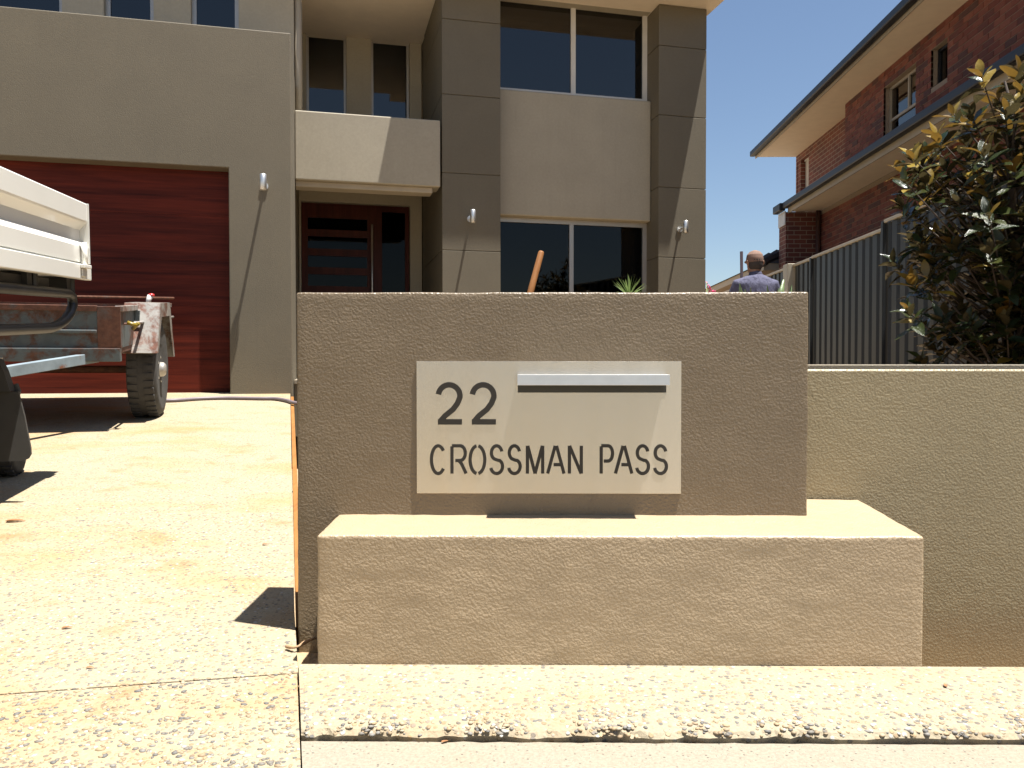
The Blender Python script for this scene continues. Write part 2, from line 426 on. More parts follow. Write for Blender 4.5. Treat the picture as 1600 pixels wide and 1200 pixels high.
# loose and half-sunk stones (real relief on the near aggregate)
_ib = B(); bmesh.ops.create_icosphere(_ib, subdivisions=1, radius=1)
ICO_V = [v.co.copy() for v in _ib.verts]; ICO_F = [[v.index for v in f.verts] for f in _ib.faces]; _ib.free()
def stones(name, pts, mat='stone'):
    V, Fc = [], []
    for (x, y, z, r) in pts:
        a = random.random() * 6.283; ca, sa = math.cos(a), math.sin(a); n0 = len(V)
        sx_, sy_, sz_ = r * random.uniform(.9, 1.6), r * random.uniform(.7, 1.1), r * random.uniform(.35, .6)
        for c in ICO_V:
            px, py = c.x * sx_, c.y * sy_; V.append((x + px * ca - py * sa, y + px * sa + py * ca, z + c.z * sz_))
        Fc += [[i + n0 for i in f] for f in ICO_F]
    me = bpy.data.meshes.new(name); me.from_pydata(V, [], Fc); me.materials.append(MATS[mat]); me.polygons.foreach_set('use_smooth', [True] * len(me.polygons))
    o = bpy.data.objects.new(name, me); COL.objects.link(o); o['kind'] = 'stuff'; return o
pts = []
for _ in range(14000):
    y = 1.16 + 1.9 * random.random() ** 1.7; x = random.uniform(max(-.72 * y, -1.6) - .1, 1) 
    if x > (edge_x(y) if y > J1.y else jx(y)) - .008: continue
    pts.append((x, y, zdrive((x, y)) - .0012, random.uniform(.0025, .0062)))
for _ in range(6000):
    x = random.uniform(SX0, 1.35); t = random.random() ** 1.1; y = ef(x) + .004 + t * (strip_back - yfront - .02); x = max(x, jx(y) + .012)
    dy = max(0.0, y - ef(x)); K = ((0, -.019), (.009, -.011), (.026, -.005), (.06, -.0012), (9, -.0012))
    z = next(z0_ + (z1_ - z0_) * (dy - a_) / (b_ - a_) for (a_, z0_), (b_, z1_) in zip(K, K[1:]) if a_ <= dy <= b_)
    pts.append((x, y, z, random.uniform(.0025, .0058)))
stones('exposed_stones', pts)

# timber form board left along the driveway edge
fb = obj('form_board', B() and hexa(B(), [(edge_x(1.93) + .004, 1.93, -.06), (edge_x(1.93) + .022, 1.93, -.06), (edge_x(7.3) + .03, 7.3, .2), (edge_x(7.3) + .004, 7.3, .2)],
     [(edge_x(1.93) + .004, 1.93, zdrive((edge_x(1.93), 1.93)) - .012), (edge_x(1.93) + .022, 1.93, zdrive((edge_x(1.93), 1.93)) - .012), (edge_x(7.3) + .03, 7.3, zdrive((edge_x(7.3), 7.3)) - .008), (edge_x(7.3) + .004, 7.3, zdrive((edge_x(7.3), 7.3)) - .008)]), 'form_timber')
tag(fb, 'thin orange timber form board along the driveway edge', 'board')

# ------------------------------------------------------------------ letterbox wall
WY = 1.87
tl, tr_ = on_y(462.5, 457, WY), on_y(1264, 456, WY)
WX0, WX1, WZ = tl.x, tr_.x, tl.z
lb = thing('letterbox_wall', 'rendered taupe letterbox wall with steel plate and projecting bench ledge', 'letterbox', ((WX0 + WX1) / 2, WY, 0))
def L(bm):                                     # world -> local for children of lb
    bmesh.ops.translate(bm, verts=bm.verts[:], vec=(-(WX0 + WX1) / 2, -WY, 0)); return bm
def rough_up(bm, cuts, amp):
    bmesh.ops.subdivide_edges(bm, edges=[e for e in bm.edges if e.calc_length() > .1], cuts=cuts, use_grid_fill=True)
    for v in bm.verts:
        p = v.co; v.co = p + Vector([amp * (mnoise.noise(Vector((p.x * 7 + k * 9, p.y * 7, p.z * 7))) + .6 * mnoise.noise(Vector((p.x * 38, p.y * 38 + k * 5, p.z * 38)))) for k in range(3)])
    return bm
def grid_box(bm, x0, x1, y0, y1, z0, z1): return box(bm, x0, x1, y0, y1, z0, z1)
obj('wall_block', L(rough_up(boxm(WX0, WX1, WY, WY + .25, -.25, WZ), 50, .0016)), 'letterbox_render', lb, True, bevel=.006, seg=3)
SY = 1.69
sl0, sr0 = on_y(495, 835, SY), on_y(1444, 840, SY)
back_z = on_y(530, 804, WY).z; right_back = on_y(1340, 781.5, 2.045)
z_f = (sl0.z + sr0.z) / 2
dz = (back_z - z_f) / (WY - SY)
yb = 2.042
led = hexa(B(), [(sl0.x, SY, -.25), (sr0.x, SY, -.25), (sr0.x + .004, yb, -.25), (sr0.x + .004, WY + .252, -.25), (sl0.x + .012, WY + .252, -.25)][:3] + [(sl0.x + .003, yb, -.25)],
           [(sl0.x, SY, z_f), (sr0.x, SY, z_f), (sr0.x + .004, yb, z_f + dz * (yb - SY)), (sl0.x + .003, yb, z_f + dz * (yb - SY))])
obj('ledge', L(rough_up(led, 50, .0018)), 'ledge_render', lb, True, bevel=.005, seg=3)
# steel plate
pa, pb = on_y(650.7, 564.5, WY - .004), on_y(1064, 771.5, WY - .004)
plate = obj('name_plate', L(boxm(pa.x, pb.x, WY - .0040, WY + .004, pb.z, pa.z)), 'steel_plate', lb, bevel=.0004)
PYF = WY - .0040
# slot and hood
ha, hb = on_y(809, 585, PYF), on_y(1041, 613.5, PYF)
hm = on_y(900, 602, PYF - .05).z
obj('slot', L(boxm(ha.x, hb.x, PYF - .0010, PYF - .0002, hb.z, ha.z - .006)), 'slot_black', plate)
hood = B()
lo = [(ha.x, PYF - .001, ha.z), (ha.x, PYF - .0485, ha.z + .000), (ha.x, PYF - .050, hm), (ha.x, PYF - .0485, hm), (ha.x, PYF - .047, ha.z - .0022), (ha.x, PYF - .001, ha.z - .0022)]
hexa(hood, lo, [(hb.x, y, z) for _, y, z in lo])
obj('slot_hood', L(hood), 'bright_metal', plate, bevel=.0006)
# lettering: stencil strokes.  each letter is a list of polylines in a 1 x 1 cell
def arc(cx, cy, rx, ry, a0, a1, n=14): return [(cx + rx * math.cos(R(a0 + (a1 - a0) * i / n)), cy + ry * math.sin(R(a0 + (a1 - a0) * i / n))) for i in range(n + 1)]
S_ = arc(.5, .745, .40, .255, 12, 180, 12)[:-1] + arc(.46, .745, .36, .235, 180, 255, 6)[:-1] + [(.55, .485)] + arc(.52, .265, .43, .235, 72, 0, 6)[1:] + arc(.5, .255, .45, .255, 0, -168, 12)
GLY = {
 'C': [arc(.53, .5, .47, .5, 40, 320, 26)],
 'R': [[(.08, 0), (.08, .98)], [(.08, 1.0), (.62, 1.0)] + arc(.62, .735, .33, .265, 82, -90, 12) + [(.30, .47)], [(.52, .47), (.70, .36), (1.0, 0)]],
 'O': [arc(.5, .5, .47, .5, 83, -83, 18), arc(.5, .5, .47, .5, 97, 263, 18)],
 'S': [S_],
 'M': [[(.05, 0), (.05, 1)], [(.07, 1), (.5, .0)], [(.5, .0), (.93, 1)], [(.95, 1), (.95, 0)]],
 'A': [[(0.0, 0), (.46, 1)], [(.54, 1), (1, 0)], [(.36, .32), (.80, .32)]],
 'N': [[(.07, 0), (.07, 1)], [(.08, 1), (.92, 0)], [(.93, 0), (.93, 1)]],
 'P': [[(.08, 0), (.08, .98)], [(.08, 1.0), (.60, 1.0)] + arc(.60, .725, .34, .275, 82, -90, 12) + [(.28, .45)]],
 '2': [arc(.47, .70, .43, .30, 172, -8, 18) + [(.80, .50), (.62, .335), (.30, .16), (.10, .0)], [(.02, 0.0), (.98, 0.0)]],
}
def stroke(bm, pts, hw, hw2, y0, y1):
    P = [Vector((p[0], p[1])) for p in pts]; Ls, Rs = [], []
    for i, p in enumerate(P):
        t0 = (P[i] - P[i - 1]).normalized() if i else None
        t1 = (P[i + 1] - P[i]).normalized() if i < len(P) - 1 else None
        t = ((t0 or t1) + (t1 or t0)).normalized(); nrm = Vector((-t.y, t.x))
        k = 1 / max(.6, nrm.dot(Vector((-(t1 or t0).y, (t1 or t0).x))))
        h = math.sqrt((hw * nrm.x) ** 2 + (hw2 * nrm.y) ** 2) * k
        Ls.append(p + nrm * h); Rs.append(p - nrm * h)
    va = [[bm.verts.new((q.x, y, q.y)) for q in S] for y in (y0, y1) for S in (Ls, Rs)]
    for i in range(len(P) - 1):
        bm.faces.new((va[0][i], va[0][i + 1], va[1][i + 1], va[1][i])); bm.faces.new((va[2][i], va[3][i], va[3][i + 1], va[2][i + 1]))
        bm.faces.new((va[0][i], va[2][i], va[2][i + 1], va[0][i + 1])); bm.faces.new((va[1][i], va[1][i + 1], va[3][i + 1], va[3][i]))
    for i in (0, -1): bm.faces.new((va[0][i], va[1][i], va[3][i], va[2][i]))
def letter(ch, x0, x1, y0, y1, sw, yi):
    a, b = on_y(x0, y0, PYF), on_y(x1, y1, PYF); h = sw / 2
    W, H = b.x - a.x - sw, a.z - b.z - sw
    bm = B()
    for k, pl in enumerate(GLY[ch]):
        yk = k * .00008
        stroke(bm, [(a.x + h + u * W, b.z + h + v * H) for u, v in pl], h, h, PYF - .0011 - yk, PYF - .0002 - yk)
        if len(pl) == 2 and ch in 'RMNP' and False: pass
    return obj('letter', L(bm), 'letter_black', plate)
px2m = WY / F
for x0, x1 in ((679, 727), (732, 780)): letter('2', x0, x1, 597, 663.5, 8.6 * px2m, 0)
for ch, x0, x1 in (('C', 671, 697), ('R', 702.5, 730), ('O', 732, 760), ('S', 764, 788), ('S', 792, 815.5), ('M', 821, 851), ('A', 854, 883), ('N', 886.5, 911.5), ('P', 936, 960), ('A', 960, 989), ('S', 992, 1016), ('S', 1020, 1044)):
    letter(ch, x0 - .8, x1 + .8, 694, 742.5, 5.1 * px2m, 0)

# low garden wall to the right
gw = thing('garden_wall', 'low rendered garden wall running behind the letterbox ledge', 'wall', (3.2, 2.05, 0))
GZ = on_y(1400, 577, 2.05).z
bm = boxm(WX1 - .10, 7.0, 2.05, 2.235, -.33, GZ); bmesh.ops.translate(bm, verts=bm.verts[:], vec=(-3.2, -2.05, 0))
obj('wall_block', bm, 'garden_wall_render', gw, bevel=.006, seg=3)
g2 = on_y(1400, 569.5, 2.27).z
bm = boxm(WX1 - .10, 7.0, 2.25, 2.30, -.33, g2); bmesh.ops.translate(bm, verts=bm.verts[:], vec=(-3.2, -2.05, 0))
obj('edging_board', bm, 'footpath_concrete', gw, bevel=.003)

# ------------------------------------------------------------------ the house (own frame: u right, v back, z up)
p0 = on_drive(457, 615)
HO = Vector((p0.x, p0.y, 0)); HZ = p0.z - .02
house = thing('two_storey_house', 'two storey rendered house in taupe and cream with timber garage door', 'house', HO, (0, 0, TH))
Mh = (Matrix.Translation(HO) @ Matrix.Rotation(TH, 4, 'Z')).inverted()
def H(px, py, v):
    q = Mh @ on_plane(px, py, HO + UV_V * v, UV_V); return q.x, q.z
# roof level
ZE = H(1103, 14, 1.15)[1]
ZT = ZE + .35
# garage wing
gdr = H(357, 262, 0); gtop = H(457, 52, 0)[1]; gdz = gdr[1]
gl = gdr[0] - 4.8
obj('garage_wall', wall_open(-6.4, 0, HZ - .4, gtop, 0, .24, [(gl, gdr[0], HZ - 1, gdz)]), 'taupe_render', house, bevel=.008)
obj('garage_side_wall', boxm(-.24, 0, .241, 6, HZ - .4, gtop), 'taupe_render', house)
obj('garage_side_wall', boxm(-6.4, -6.16, .241, 6, HZ - .4, gtop), 'taupe_render', house)
obj('garage_roof', boxm(-6.15, -.25, .25, 6, gtop - .5, gtop - .3), 'roof_tile', house)
gd = B()
nsec = 5; hsec = (gdz - HZ) / nsec
gdoor = obj('garage_door', boxm(gl + .002, gdr[0] - .002, .20, .238, HZ - .1, gdz - .002), 'garage_timber', house)
for k in range(nsec):
    obj('door_panel', boxm(gl + .004, gdr[0] - .004, .172, .199, HZ + k * hsec + (.001 if k else .02), HZ + (k + 1) * hsec - .001), 'garage_timber', gdoor)
# upper storey behind the garage
VU = 1.42
hol = []
wx = [(-40, 97, 28), (162, 240, 30), (298, 373, 45)]
zs = H(373, 50, VU)[1] - .5
for a_, b_, _ in wx: hol.append((H(a_, 20, VU)[0], H(b_, 20, VU)[0], zs, ZE - .04))
cr_ = H(459, 20, VU)[0]
obj('upper_wall', wall_open(-6.4, cr_, gtop - .6, ZE, VU, VU + .2, hol), 'cream_render', house)
obj('upper_side_wall', boxm(cr_ - .2, cr_, VU + .201, 3.0, gtop - .6, ZE), 'cream_render', house)
def window(u0, u1, z0, z1, v, mull=(), parent=house, fr='alu_frame', fw=.045, gl='window_glass', room=.5, dep=.06):
    f = obj('window', wall_open(u0, u1, z0, z1, v, v + dep, [(a, b, z0 + fw, z1 - fw) for a, b in zip([u0 + fw] + [m + fw / 2 for m in mull], [m - fw / 2 for m in mull] + [u1 - fw])]), fr, parent)
    for a, b in zip([u0 + fw] + [m + fw / 2 for m in mull], [m - fw / 2 for m in mull] + [u1 - fw]):
        obj('pane', boxm(a + .001, b - .001, v + .025, v + .031, z0 + fw + .001, z1 - fw - .001), gl, f)
    if room:
        bm = B(); t = .03
        box(bm, u0 - .1, u1 + .1, v + room, v + room + t, z0 - .1, z1 + .1)
        box(bm, u0 - .13, u0 - .1, v + dep + .01, v + room + t, z0 - .1, z1 + .1); box(bm, u1 + .1, u1 + .13, v + dep + .01, v + room + t, z0 - .1, z1 + .1)
        box(bm, u0 - .13, u1 + .13, v + dep + .01, v + room + t, z0 - .13, z0 - .1); box(bm, u0 - .13, u1 + .13, v + dep + .01, v + room + t, z1 + .1, z1 + .13)
        obj('room_shell', bm, 'dark_room', f)
    return f
for h in hol: window(h[0] + .001, h[1] - .001, h[2] + .001, h[3] - .001, VU + .08)
tubeo = obj('downpipe', tubem([(cr_ + .045, VU + .05, gtop - .7), (cr_ + .045, VU + .05, ZE - .02)], .04, 12), 'cream_trim', house, True)
# pillars with grooved render panels
PV, BV = 1.15, 3.0
def pillar(px0, px1, grooves, gx):
    u0, u1 = H(px0, 300, PV)[0], H(px1, 300, PV)[0]
    obj('pillar_core', boxm(u0 + .012, u1 - .012, PV + .012, BV, HZ - .4, ZE), 'taupe_render', house)
    zz = [HZ - .4] + sorted(H(gx, g, PV)[1] for g in grooves) + [ZE]
    for a, b in zip(zz, zz[1:]):
        obj('render_panel', boxm(u0, u1, PV, BV - .3, a + .004, b - .004), 'taupe_render', house, bevel=.003)
    return u0, u1
p2 = pillar(691, 782, (33, 150, 272, 392, 513), 736)
p3 = pillar(1029, 1103, (74, 182, 294, 403, 513), 1066)
# bay between the pillars: windows above and below a cream spandrel
SV, WV = 1.375, 1.50
sp_t, sp_b = H(900, 148, SV)[1], H(900, 341, SV)[1]
ub0, ub1 = p2[1] - .006, p3[0] + .006
us0 = H(783, 200, SV)[0]; us1 = H(1018, 200, SV)[0]
obj('spandrel_panel', boxm(p2[1] - .02, p3[0] - .001 if p3[0] < us1 + .05 else us1, SV, SV + .35, sp_b, sp_t), 'cream_render', house, bevel=.018, seg=3)
mu = H(896, 80, WV)[0]; ur = H(1012, 80, WV)[0]
wt = H(1010, 13, WV)[1]
window(p2[1] + .002, p3[0] - .002, sp_t + .002, wt, WV, (mu,), fr='white_frame', fw=.055)
obj('bay_head', boxm(p2[1] + .002, p3[0] - .002, SV + .02, SV + .5, wt + .002, ZE), 'cream_render', house)
mu2 = H(893, 400, WV)[0]
lw = window(p2[1] + .002, p3[0] - .002, HZ + .10, sp_b - .002, WV, (mu2,), fr='alu_frame', fw=.05, room=.9, gl='shade_glass')
# curtain inside the lower window
cb_ = B(); cx0, cx1 = H(975, 400, WV)[0], p3[0] - .06
cv = []
for i in range(49):
    u = cx0 + (cx1 - cx0) * i / 48; y = WV + .2 + .035 * math.sin(i * 1.05)
    cv.append((cb_.verts.new((u, y, HZ + .15)), cb_.verts.new((u, y, sp_b - .08))))
for A, Bq in zip(cv, cv[1:]): cb_.faces.new((A[0], Bq[0], Bq[1], A[1]))
obj('curtain', cb_, 'curtain', lw, True)
# back wall of the entry and balcony
bd1 = (H(478, 25, BV)[0], H(541, 33, BV)[0]); bd2 = (H(580, 38, BV)[0], H(640, 45, BV)[0])
bt1, bt2 = H(500, 27, BV)[1], H(610, 41, BV)[1]; btz = (bt1 + bt2) / 2
dz1 = H(560, 318, BV)[1]; du1 = H(641, 400, BV)[0]
bal_t = H(688, 292, 1.14)[1] + 1.56
obj('entry_wall', wall_open(cr_ + .001, p2[0] - .001, HZ - .4, ZE, BV, BV + .2, [(bd1[0], bd1[1], bal_t - 1.0, btz), (bd2[0], bd2[1], bal_t - 1.0, btz), (cr_ + .03, du1, HZ + .12, dz1)]), 'cream_render', house)
for d_ in (bd1, bd2): window(d_[0] + .001, d_[1] - .001, bal_t - .999, btz - .001, BV + .10, room=.8, fw=.03)
# balcony
bu1 = H(688, 200, 1.14)[0]; bbz = H(688, 292, 1.14)[1]; btop = H(688, 188, 1.14)[1]
bal = obj('balcony', boxm(.003 + 0, bu1, 1.14, 1.44, bbz, btop), 'cream_render', house, bevel=.012, seg=3)
obj('balcony_floor', boxm(.003, p2[0] - .002, 1.443, BV - .002, bbz + .42, bbz + .55), 'soffit', bal)
obj('soffit_trim', boxm(.004, p2[0] - .10, 1.20, 1.40, bbz - .06, bbz - .001), 'cream_trim', bal, bevel=.006)
# front door with glazed slots, sidelight and long handle
DV = BV + .08
dl = cr_ + .035; dz0 = HZ + .125
fr_r = H(639, 400, DV)[0]; st0, st1 = H(577, 400, DV)[0], H(597, 400, DV)[0]
door = obj('front_door', B() and wall_open(dl, fr_r, dz0, dz1 - .002, DV, DV + .05,
     [(H(481, 400, DV)[0], H(574, 400, DV)[0], H(520, b, DV)[1], H(520, a, DV)[1]) for a, b in ((341, 359), (370, 389), (400, 418), (429, 447), (458, 476), (487, 505))] + [(st1, fr_r - .05, dz0 + .08, dz1 - .08)]), 'door_timber', house)
for a, b in ((341, 359), (370, 389), (400, 418), (429, 447), (458, 476), (487, 505)):
    obj('pane', boxm(H(481, 400, DV)[0] + .001, H(574, 400, DV)[0] - .001, DV + .02, DV + .026, H(520, b, DV)[1] + .001, H(520, a, DV)[1] - .001), 'door_glass', door)
obj('sidelight', boxm(st1 + .001, fr_r - .051, DV + .02, DV + .026, dz0 + .081, dz1 - .081), 'door_glass', door)
hu = H(581, 400, DV)[0]
hz1 = H(581, 352, DV)[1]
obj('handle', tubem([(hu, DV - .06, hz1), (hu, DV - .06, dz0 + .5)], .014, 10), 'bright_metal', door, True)
obj('hall_shell', boxm(dl - .1, fr_r + .2, DV + .8, DV + .84, dz0, dz1 + .1), 'dark_room', house)
obj('porch_slab', boxm(.004, p2[0] - .004, .35, BV - .004, HZ - .4, HZ + .10), 'taupe_render', house)
obj('porch_nosing', boxm(.004, p2[0] - .004, .33, BV - .006, HZ + .101, HZ + .14), 'footpath_concrete', house, bevel=.004)
# eaves and roof
OV = .335
el = H(660, 100, 1.14)[0]
rt = p3[1] + .09
ev = obj('eaves', B() and hexa(B(), [(-6.8, 1.16, ZE + .002), (el, 1.16, ZE + .002), (el, PV - OV, ZE + .002), (rt, PV - OV, ZE + .002), (rt, 9, ZE + .002), (-6.8, 9, ZE + .002)],
   [(-6.8, 1.16, ZE + .2), (el, 1.16, ZE + .2), (el, PV - OV, ZE + .2), (rt, PV - OV, ZE + .2), (rt, 9, ZE + .2), (-6.8, 9, ZE + .2)]), 'soffit', house)
rf = B(); v = [rf.verts.new(p) for p in ((-6.8, 1.12, ZE + .205), (rt, 1.12, ZE + .205), (rt, 9, ZE + .205), (-6.8, 9, ZE + .205), (-2.8, 5, ZE + 1.7), (rt - 3.8, 5, ZE + 1.7))]
for f in ((0, 1, 5, 4), (1, 2, 5), (2, 3, 4, 5), (3, 0, 4), (3, 2, 1, 0)): rf.faces.new([v[i] for i in f])
obj('roof', rf, 'roof_tile', house)
obj('body_wall', boxm(p3[1] - .25, p3[1] - .004, PV + .3, 8.8, HZ - .4, ZE), 'taupe_render', house)
obj('rear_wall', boxm(-6.3, p3[1] - .26, 8.5, 8.7, HZ - .4, ZE), 'taupe_render', house)

# wall lights (up/down cylinders on short arms)
def wall_light(px, py0, py1, v, label):
    so_ = .17
    u, zt = H(px, py0, v - so_); z0_ = H(px, py1, v - so_)[1]
    loc = HO + UV_U * u + UV_V * v + Vector((0, 0, (zt + z0_) / 2))
    t = thing('wall_light', label, 'light', loc, (0, 0, TH)); hh = max(.07, (zt - z0_) / 2)
    obj('cylinder_shade', lathe(B(), [(.027, -hh), (.030, -hh + .004), (.030, hh - .004), (.027, hh)], 20, Matrix.Translation((0, -so_, 0))), 'bright_metal', t, True)
    obj('arm', tubem([(0, -so_ + .028, 0), (0, -.012, 0)], .013, 10), 'bright_metal', t, True)
    obj('back_plate', lathe(B(), [(.035, 0), (.035, .012)], 18, Matrix.Rotation(math.pi / 2, 4, 'X')), 'bright_metal', t)
wall_light(411, 272, 297, -.001, 'small silver cylinder light on the pier beside the garage door')
wall_light(739, 328, 348, PV - .001, 'small silver cylinder light on the grooved pillar beside the entry')
wall_light(1071.5, 346, 363, PV - .001, 'small silver cylinder light on the pillar at the open sky side')
q = H(473, 6, BV)
wc = thing('security_camera', 'small round grey camera on the balcony wall under the eave', 'camera', HO + UV_U * q[0] + UV_V * (BV - .001) + Vector((0, 0, q[1])), (0, 0, TH))
obj('base', lathe(B(), [(.05, 0), (.05, .03), (.04, .04)], 20, Matrix.Rotation(math.pi / 2, 4, 'X')), 'wall_camera_grey', wc, True)
obj('lens', lathe(B(), [(.03, .041), (.026, .055), (.012, .062)], 16, Matrix.Rotation(math.pi / 2, 4, 'X')), 'slot_black', wc, True)

# ------------------------------------------------------------------ neighbour's brick house
NX, NFX = 5.55, 5.84; CZ = CAM.z
nh = thing('brick_house', 'two storey red brick house with cream eaves beyond the steel fence', 'house', (NX, 12, .1))
def NL(bm): bmesh.ops.translate(bm, verts=bm.verts[:], vec=(-NX, -12, -.1)); return bm
def nbx(name, mat, *a, bev=0, parent=nh): return obj(name, NL(boxm(*a)), mat, parent, bevel=bev)
ze2, ze1 = CZ + 4.7, CZ + 3.03
YJ, YN, YF = 14.9, 3.5, 18.6
def nwall(y0, y1, z0, z1, X, holes, mat, name):
    bm = wall_open(y0, y1, z0, z1, 0, .2, holes)
    bmesh.ops.transform(bm, verts=bm.verts[:], matrix=Matrix(((0, 1, 0, X), (1, 0, 0, 0), (0, 0, 1, 0), (0, 0, 0, 1))))
    return obj(name, NL(bm), mat, nh)
def ny(px, py, X): p = on_x(px, py, X); return p.y, p.z
wa0, wa1 = ny(1431, 150, NX)[0], ny(1381, 150, NX)[0]
waz1, waz0 = ny(1381, 138, NX)[1], ny(1381, 218, NX)[1]
wb0, wb1 = ny(1481, 100, NX)[0], ny(1455, 100, NX)[0]
wbz1, wbz0 = ny(1456, 78, NX)[1], ny(1456, 138, NX)[1]
up_holes = [(wa0, wa1, waz0, waz1), (wb0, wb1, wbz0, wbz1)]
nwall(YN, YJ, ze1 + .1, ze2, NX, up_holes, 'mortar', 'upper_wall')
nwall(YN, 16.2, .1, ze1 - .001, NX, [], 'mortar', 'lower_wall')
nwall(YJ + .001, YF, ze1 + .1, ze2, NFX, [(17.75, 18.5, ze1 + .25, ze2 - .15)], 'far_brick', 'far_upper_wall')
nbx('wall_return', 'far_brick', NX + .201, NFX + .2, YJ - .2, YJ, ze1 + .1, ze2)
nbx('projecting_bay', 'far_brick', 4.9, 8, 16.21, 16.65, .1, ze1 - .002)
nbx('far_lower_wall', 'far_brick', NFX, NFX + .2, 16.66, YF, .1, ze1 + .098)
nbx('rear_wall', 'far_brick', NX + .3, 13, YF - .3, YF - .02, ze1 + .1, ze2)
nbx('front_wall', 'far_brick', NX + .201, 13, YN, YN + .2, .1, ze2)
def nwindow(y0, y1, z0, z1, X, tran=None, mull=None, fr='cream_trim', gl='window_glass'):
    fw = .04; hs = []
    segs = [(z0 + fw, z1 - fw)] if tran is None else [(z0 + fw, tran - fw / 2), (tran + fw / 2, z1 - fw)]
    for k, (a, b) in enumerate(segs):
        if mull and k == len(segs) - 1: hs += [(y0 + fw, mull - fw / 2, a, b), (mull + fw / 2, y1 - fw, a, b)]
        else: hs.append((y0 + fw, y1 - fw, a, b))
    T = Matrix(((0, 1, 0, X), (1, 0, 0, 0), (0, 0, 1, 0), (0, 0, 0, 1)))
    bm = wall_open(y0 + .001, y1 - .001, z0 + .001, z1 - .001, .09, .15, hs); bmesh.ops.transform(bm, verts=bm.verts[:], matrix=T)
    f = obj('window', NL(bm), fr, nh)
    for h in hs: obj('pane', NL(boxm(X + .115, X + .12, h[0] + .001, h[1] - .001, h[2] + .001, h[3] - .001)), gl, f)
    obj('room_shell', NL(boxm(X + .5, X + .53, y0 - .3, y1 + .3, z0 - .2, z1 + .2)), 'dark_room', f)
nwindow(wa0, wa1, waz0, waz1, NX, ny(1381, 190, NX)[1], ny(1410, 150, NX)[0])
nwindow(wb0, wb1, wbz0, wbz1, NX, fr='gutter_dark')
nwindow(17.75, 18.5, ze1 + .25, ze2 - .15, NFX, fr='white_frame', gl='white_frame')
# individual bricks on the near walls
BW, BH, MJ = .23, .076, .010
def brick_cells(y0, y1, z0, z1, holes):
    out = []; r = 0; z = z0 + .005
    while z + BH < z1:
        y = y0 - (BW + MJ) * (.5 if r % 2 else 0)
        while y < y1:
            segs = [(max(y, y0), min(y + BW, y1))]
            for h in holes:
                if z + BH > h[2] and z < h[3]:
                    ns = []
                    for a, b in segs:
                        if b <= h[0] or a >= h[1]: ns.append((a, b)); continue
                        if a < h[0]: ns.append((a, h[0]))
                        if b > h[1]: ns.append((h[1], b))
                    segs = ns
            out += [(a, b, z) for a, b in segs if b - a > .03]
            y += BW + MJ
        z += BH + MJ; r += 1
    return out
cells = brick_cells(8.2, YJ - .005, ze1 + .20, ze2 - .01, up_holes) + brick_cells(8.2, 16.19, .9, ze1 - .06, [])
def size_px(c): return (c[1] - c[0]) / ((c[0] + .1) ** 2) if c[0] > 9.2 else 0
full = boxm(-.006, .03, 0, 1, 0, 1)
bme = bpy.data.meshes.new('brick'); 
bmesh.ops.recalc_face_normals(full, faces=full.faces[:]); full.to_mesh(bme); full.free(); bme.materials.append(MATS['brick'])
def visible(c):
    if c[2] < ze1 - .05:                     # lower wall: must show above the fence top
        zf = CZ + (2.18 - CZ) * (NX / 3.85); return c[2] > zf - .1 and c[0] > 9.2
    return c[0] > 9.2
cand = sorted([c for c in cells if visible(c)], key=lambda c: -size_px(c))
pick = set(cand[:290])
rest = B()
for c in cells:
    if c in pick:
        o = bpy.data.objects.new('brick', bme); COL.objects.link(o); o.parent = nh
        o.location = (random.uniform(-.002, .002), c[0] - 12, c[2] - .1); o.scale = (1, c[1] - c[0], BH)
    else: box(rest, NX - .006 + random.uniform(-.002, .002), NX + .03, c[0], c[1], c[2], c[2] + BH)
o = obj('brickwork', NL(rest), 'brick', nh); o['kind'] = 'stuff'
# upper eave: soffit, fascia, gutter
GX = 4.94
nbx('eave_soffit', 'soffit', GX + .02, 13.5, YN - .5, YF + .02, ze2 + .001, ze2 + .03)
nbx('fascia', 'cream_trim', GX, GX + .02, YN - .5, YF + .04, ze2 - .03, ze2 + .12)
nbx('gutter', 'gutter_dark', GX - .12, GX - .002, YN - .5, YF + .05, ze2 + .01, ze2 + .13, bev=.02)
rf = B(); v = [rf.verts.new(p) for p in ((GX - .06, YN - .5, ze2 + .135), (14, YN - .5, ze2 + .135), (14, YF + .1, ze2 + .135), (GX - .06, YF + .1, ze2 + .135), (9.5, YN + 4, ze2 + 1.9), (9.5, YF - 4.4, ze2 + 1.9))]
for f in ((0, 1, 4), (1, 2, 5, 4), (2, 3, 5), (3, 0, 4, 5), (3, 2, 1, 0)): rf.faces.new([v[i] for i in f])
obj('roof', NL(rf), 'roof_tile', nh)
# skirt roof between the storeys
SE = 16.2
nbx('skirt_soffit', 'soffit', GX + .02, NX - .007, YN - .3, SE, ze1 + .001, ze1 + .025)
nbx('skirt_fascia', 'cream_trim', GX, GX + .02, YN - .3, SE + .02, ze1 - .03, ze1 + .10)
nbx('skirt_gutter', 'gutter_dark', GX - .11, GX - .002, YN - .3, SE + .02, ze1 + .06, ze1 + .18, bev=.02)
obj('skirt_roof', NL(hexa(B(), [(GX + .022, YN - .3, ze1 + .03), (NX - .008, YN - .3, ze1 + .03), (NX - .008, YN - .3, ze1 + .19), (GX + .022, YN - .3, ze1 + .11)], [(GX + .022, SE, ze1 + .03), (NX - .008, SE, ze1 + .03), (NX - .008, SE, ze1 + .19), (GX + .022, SE, ze1 + .11)])), 'roof_tile', nh)
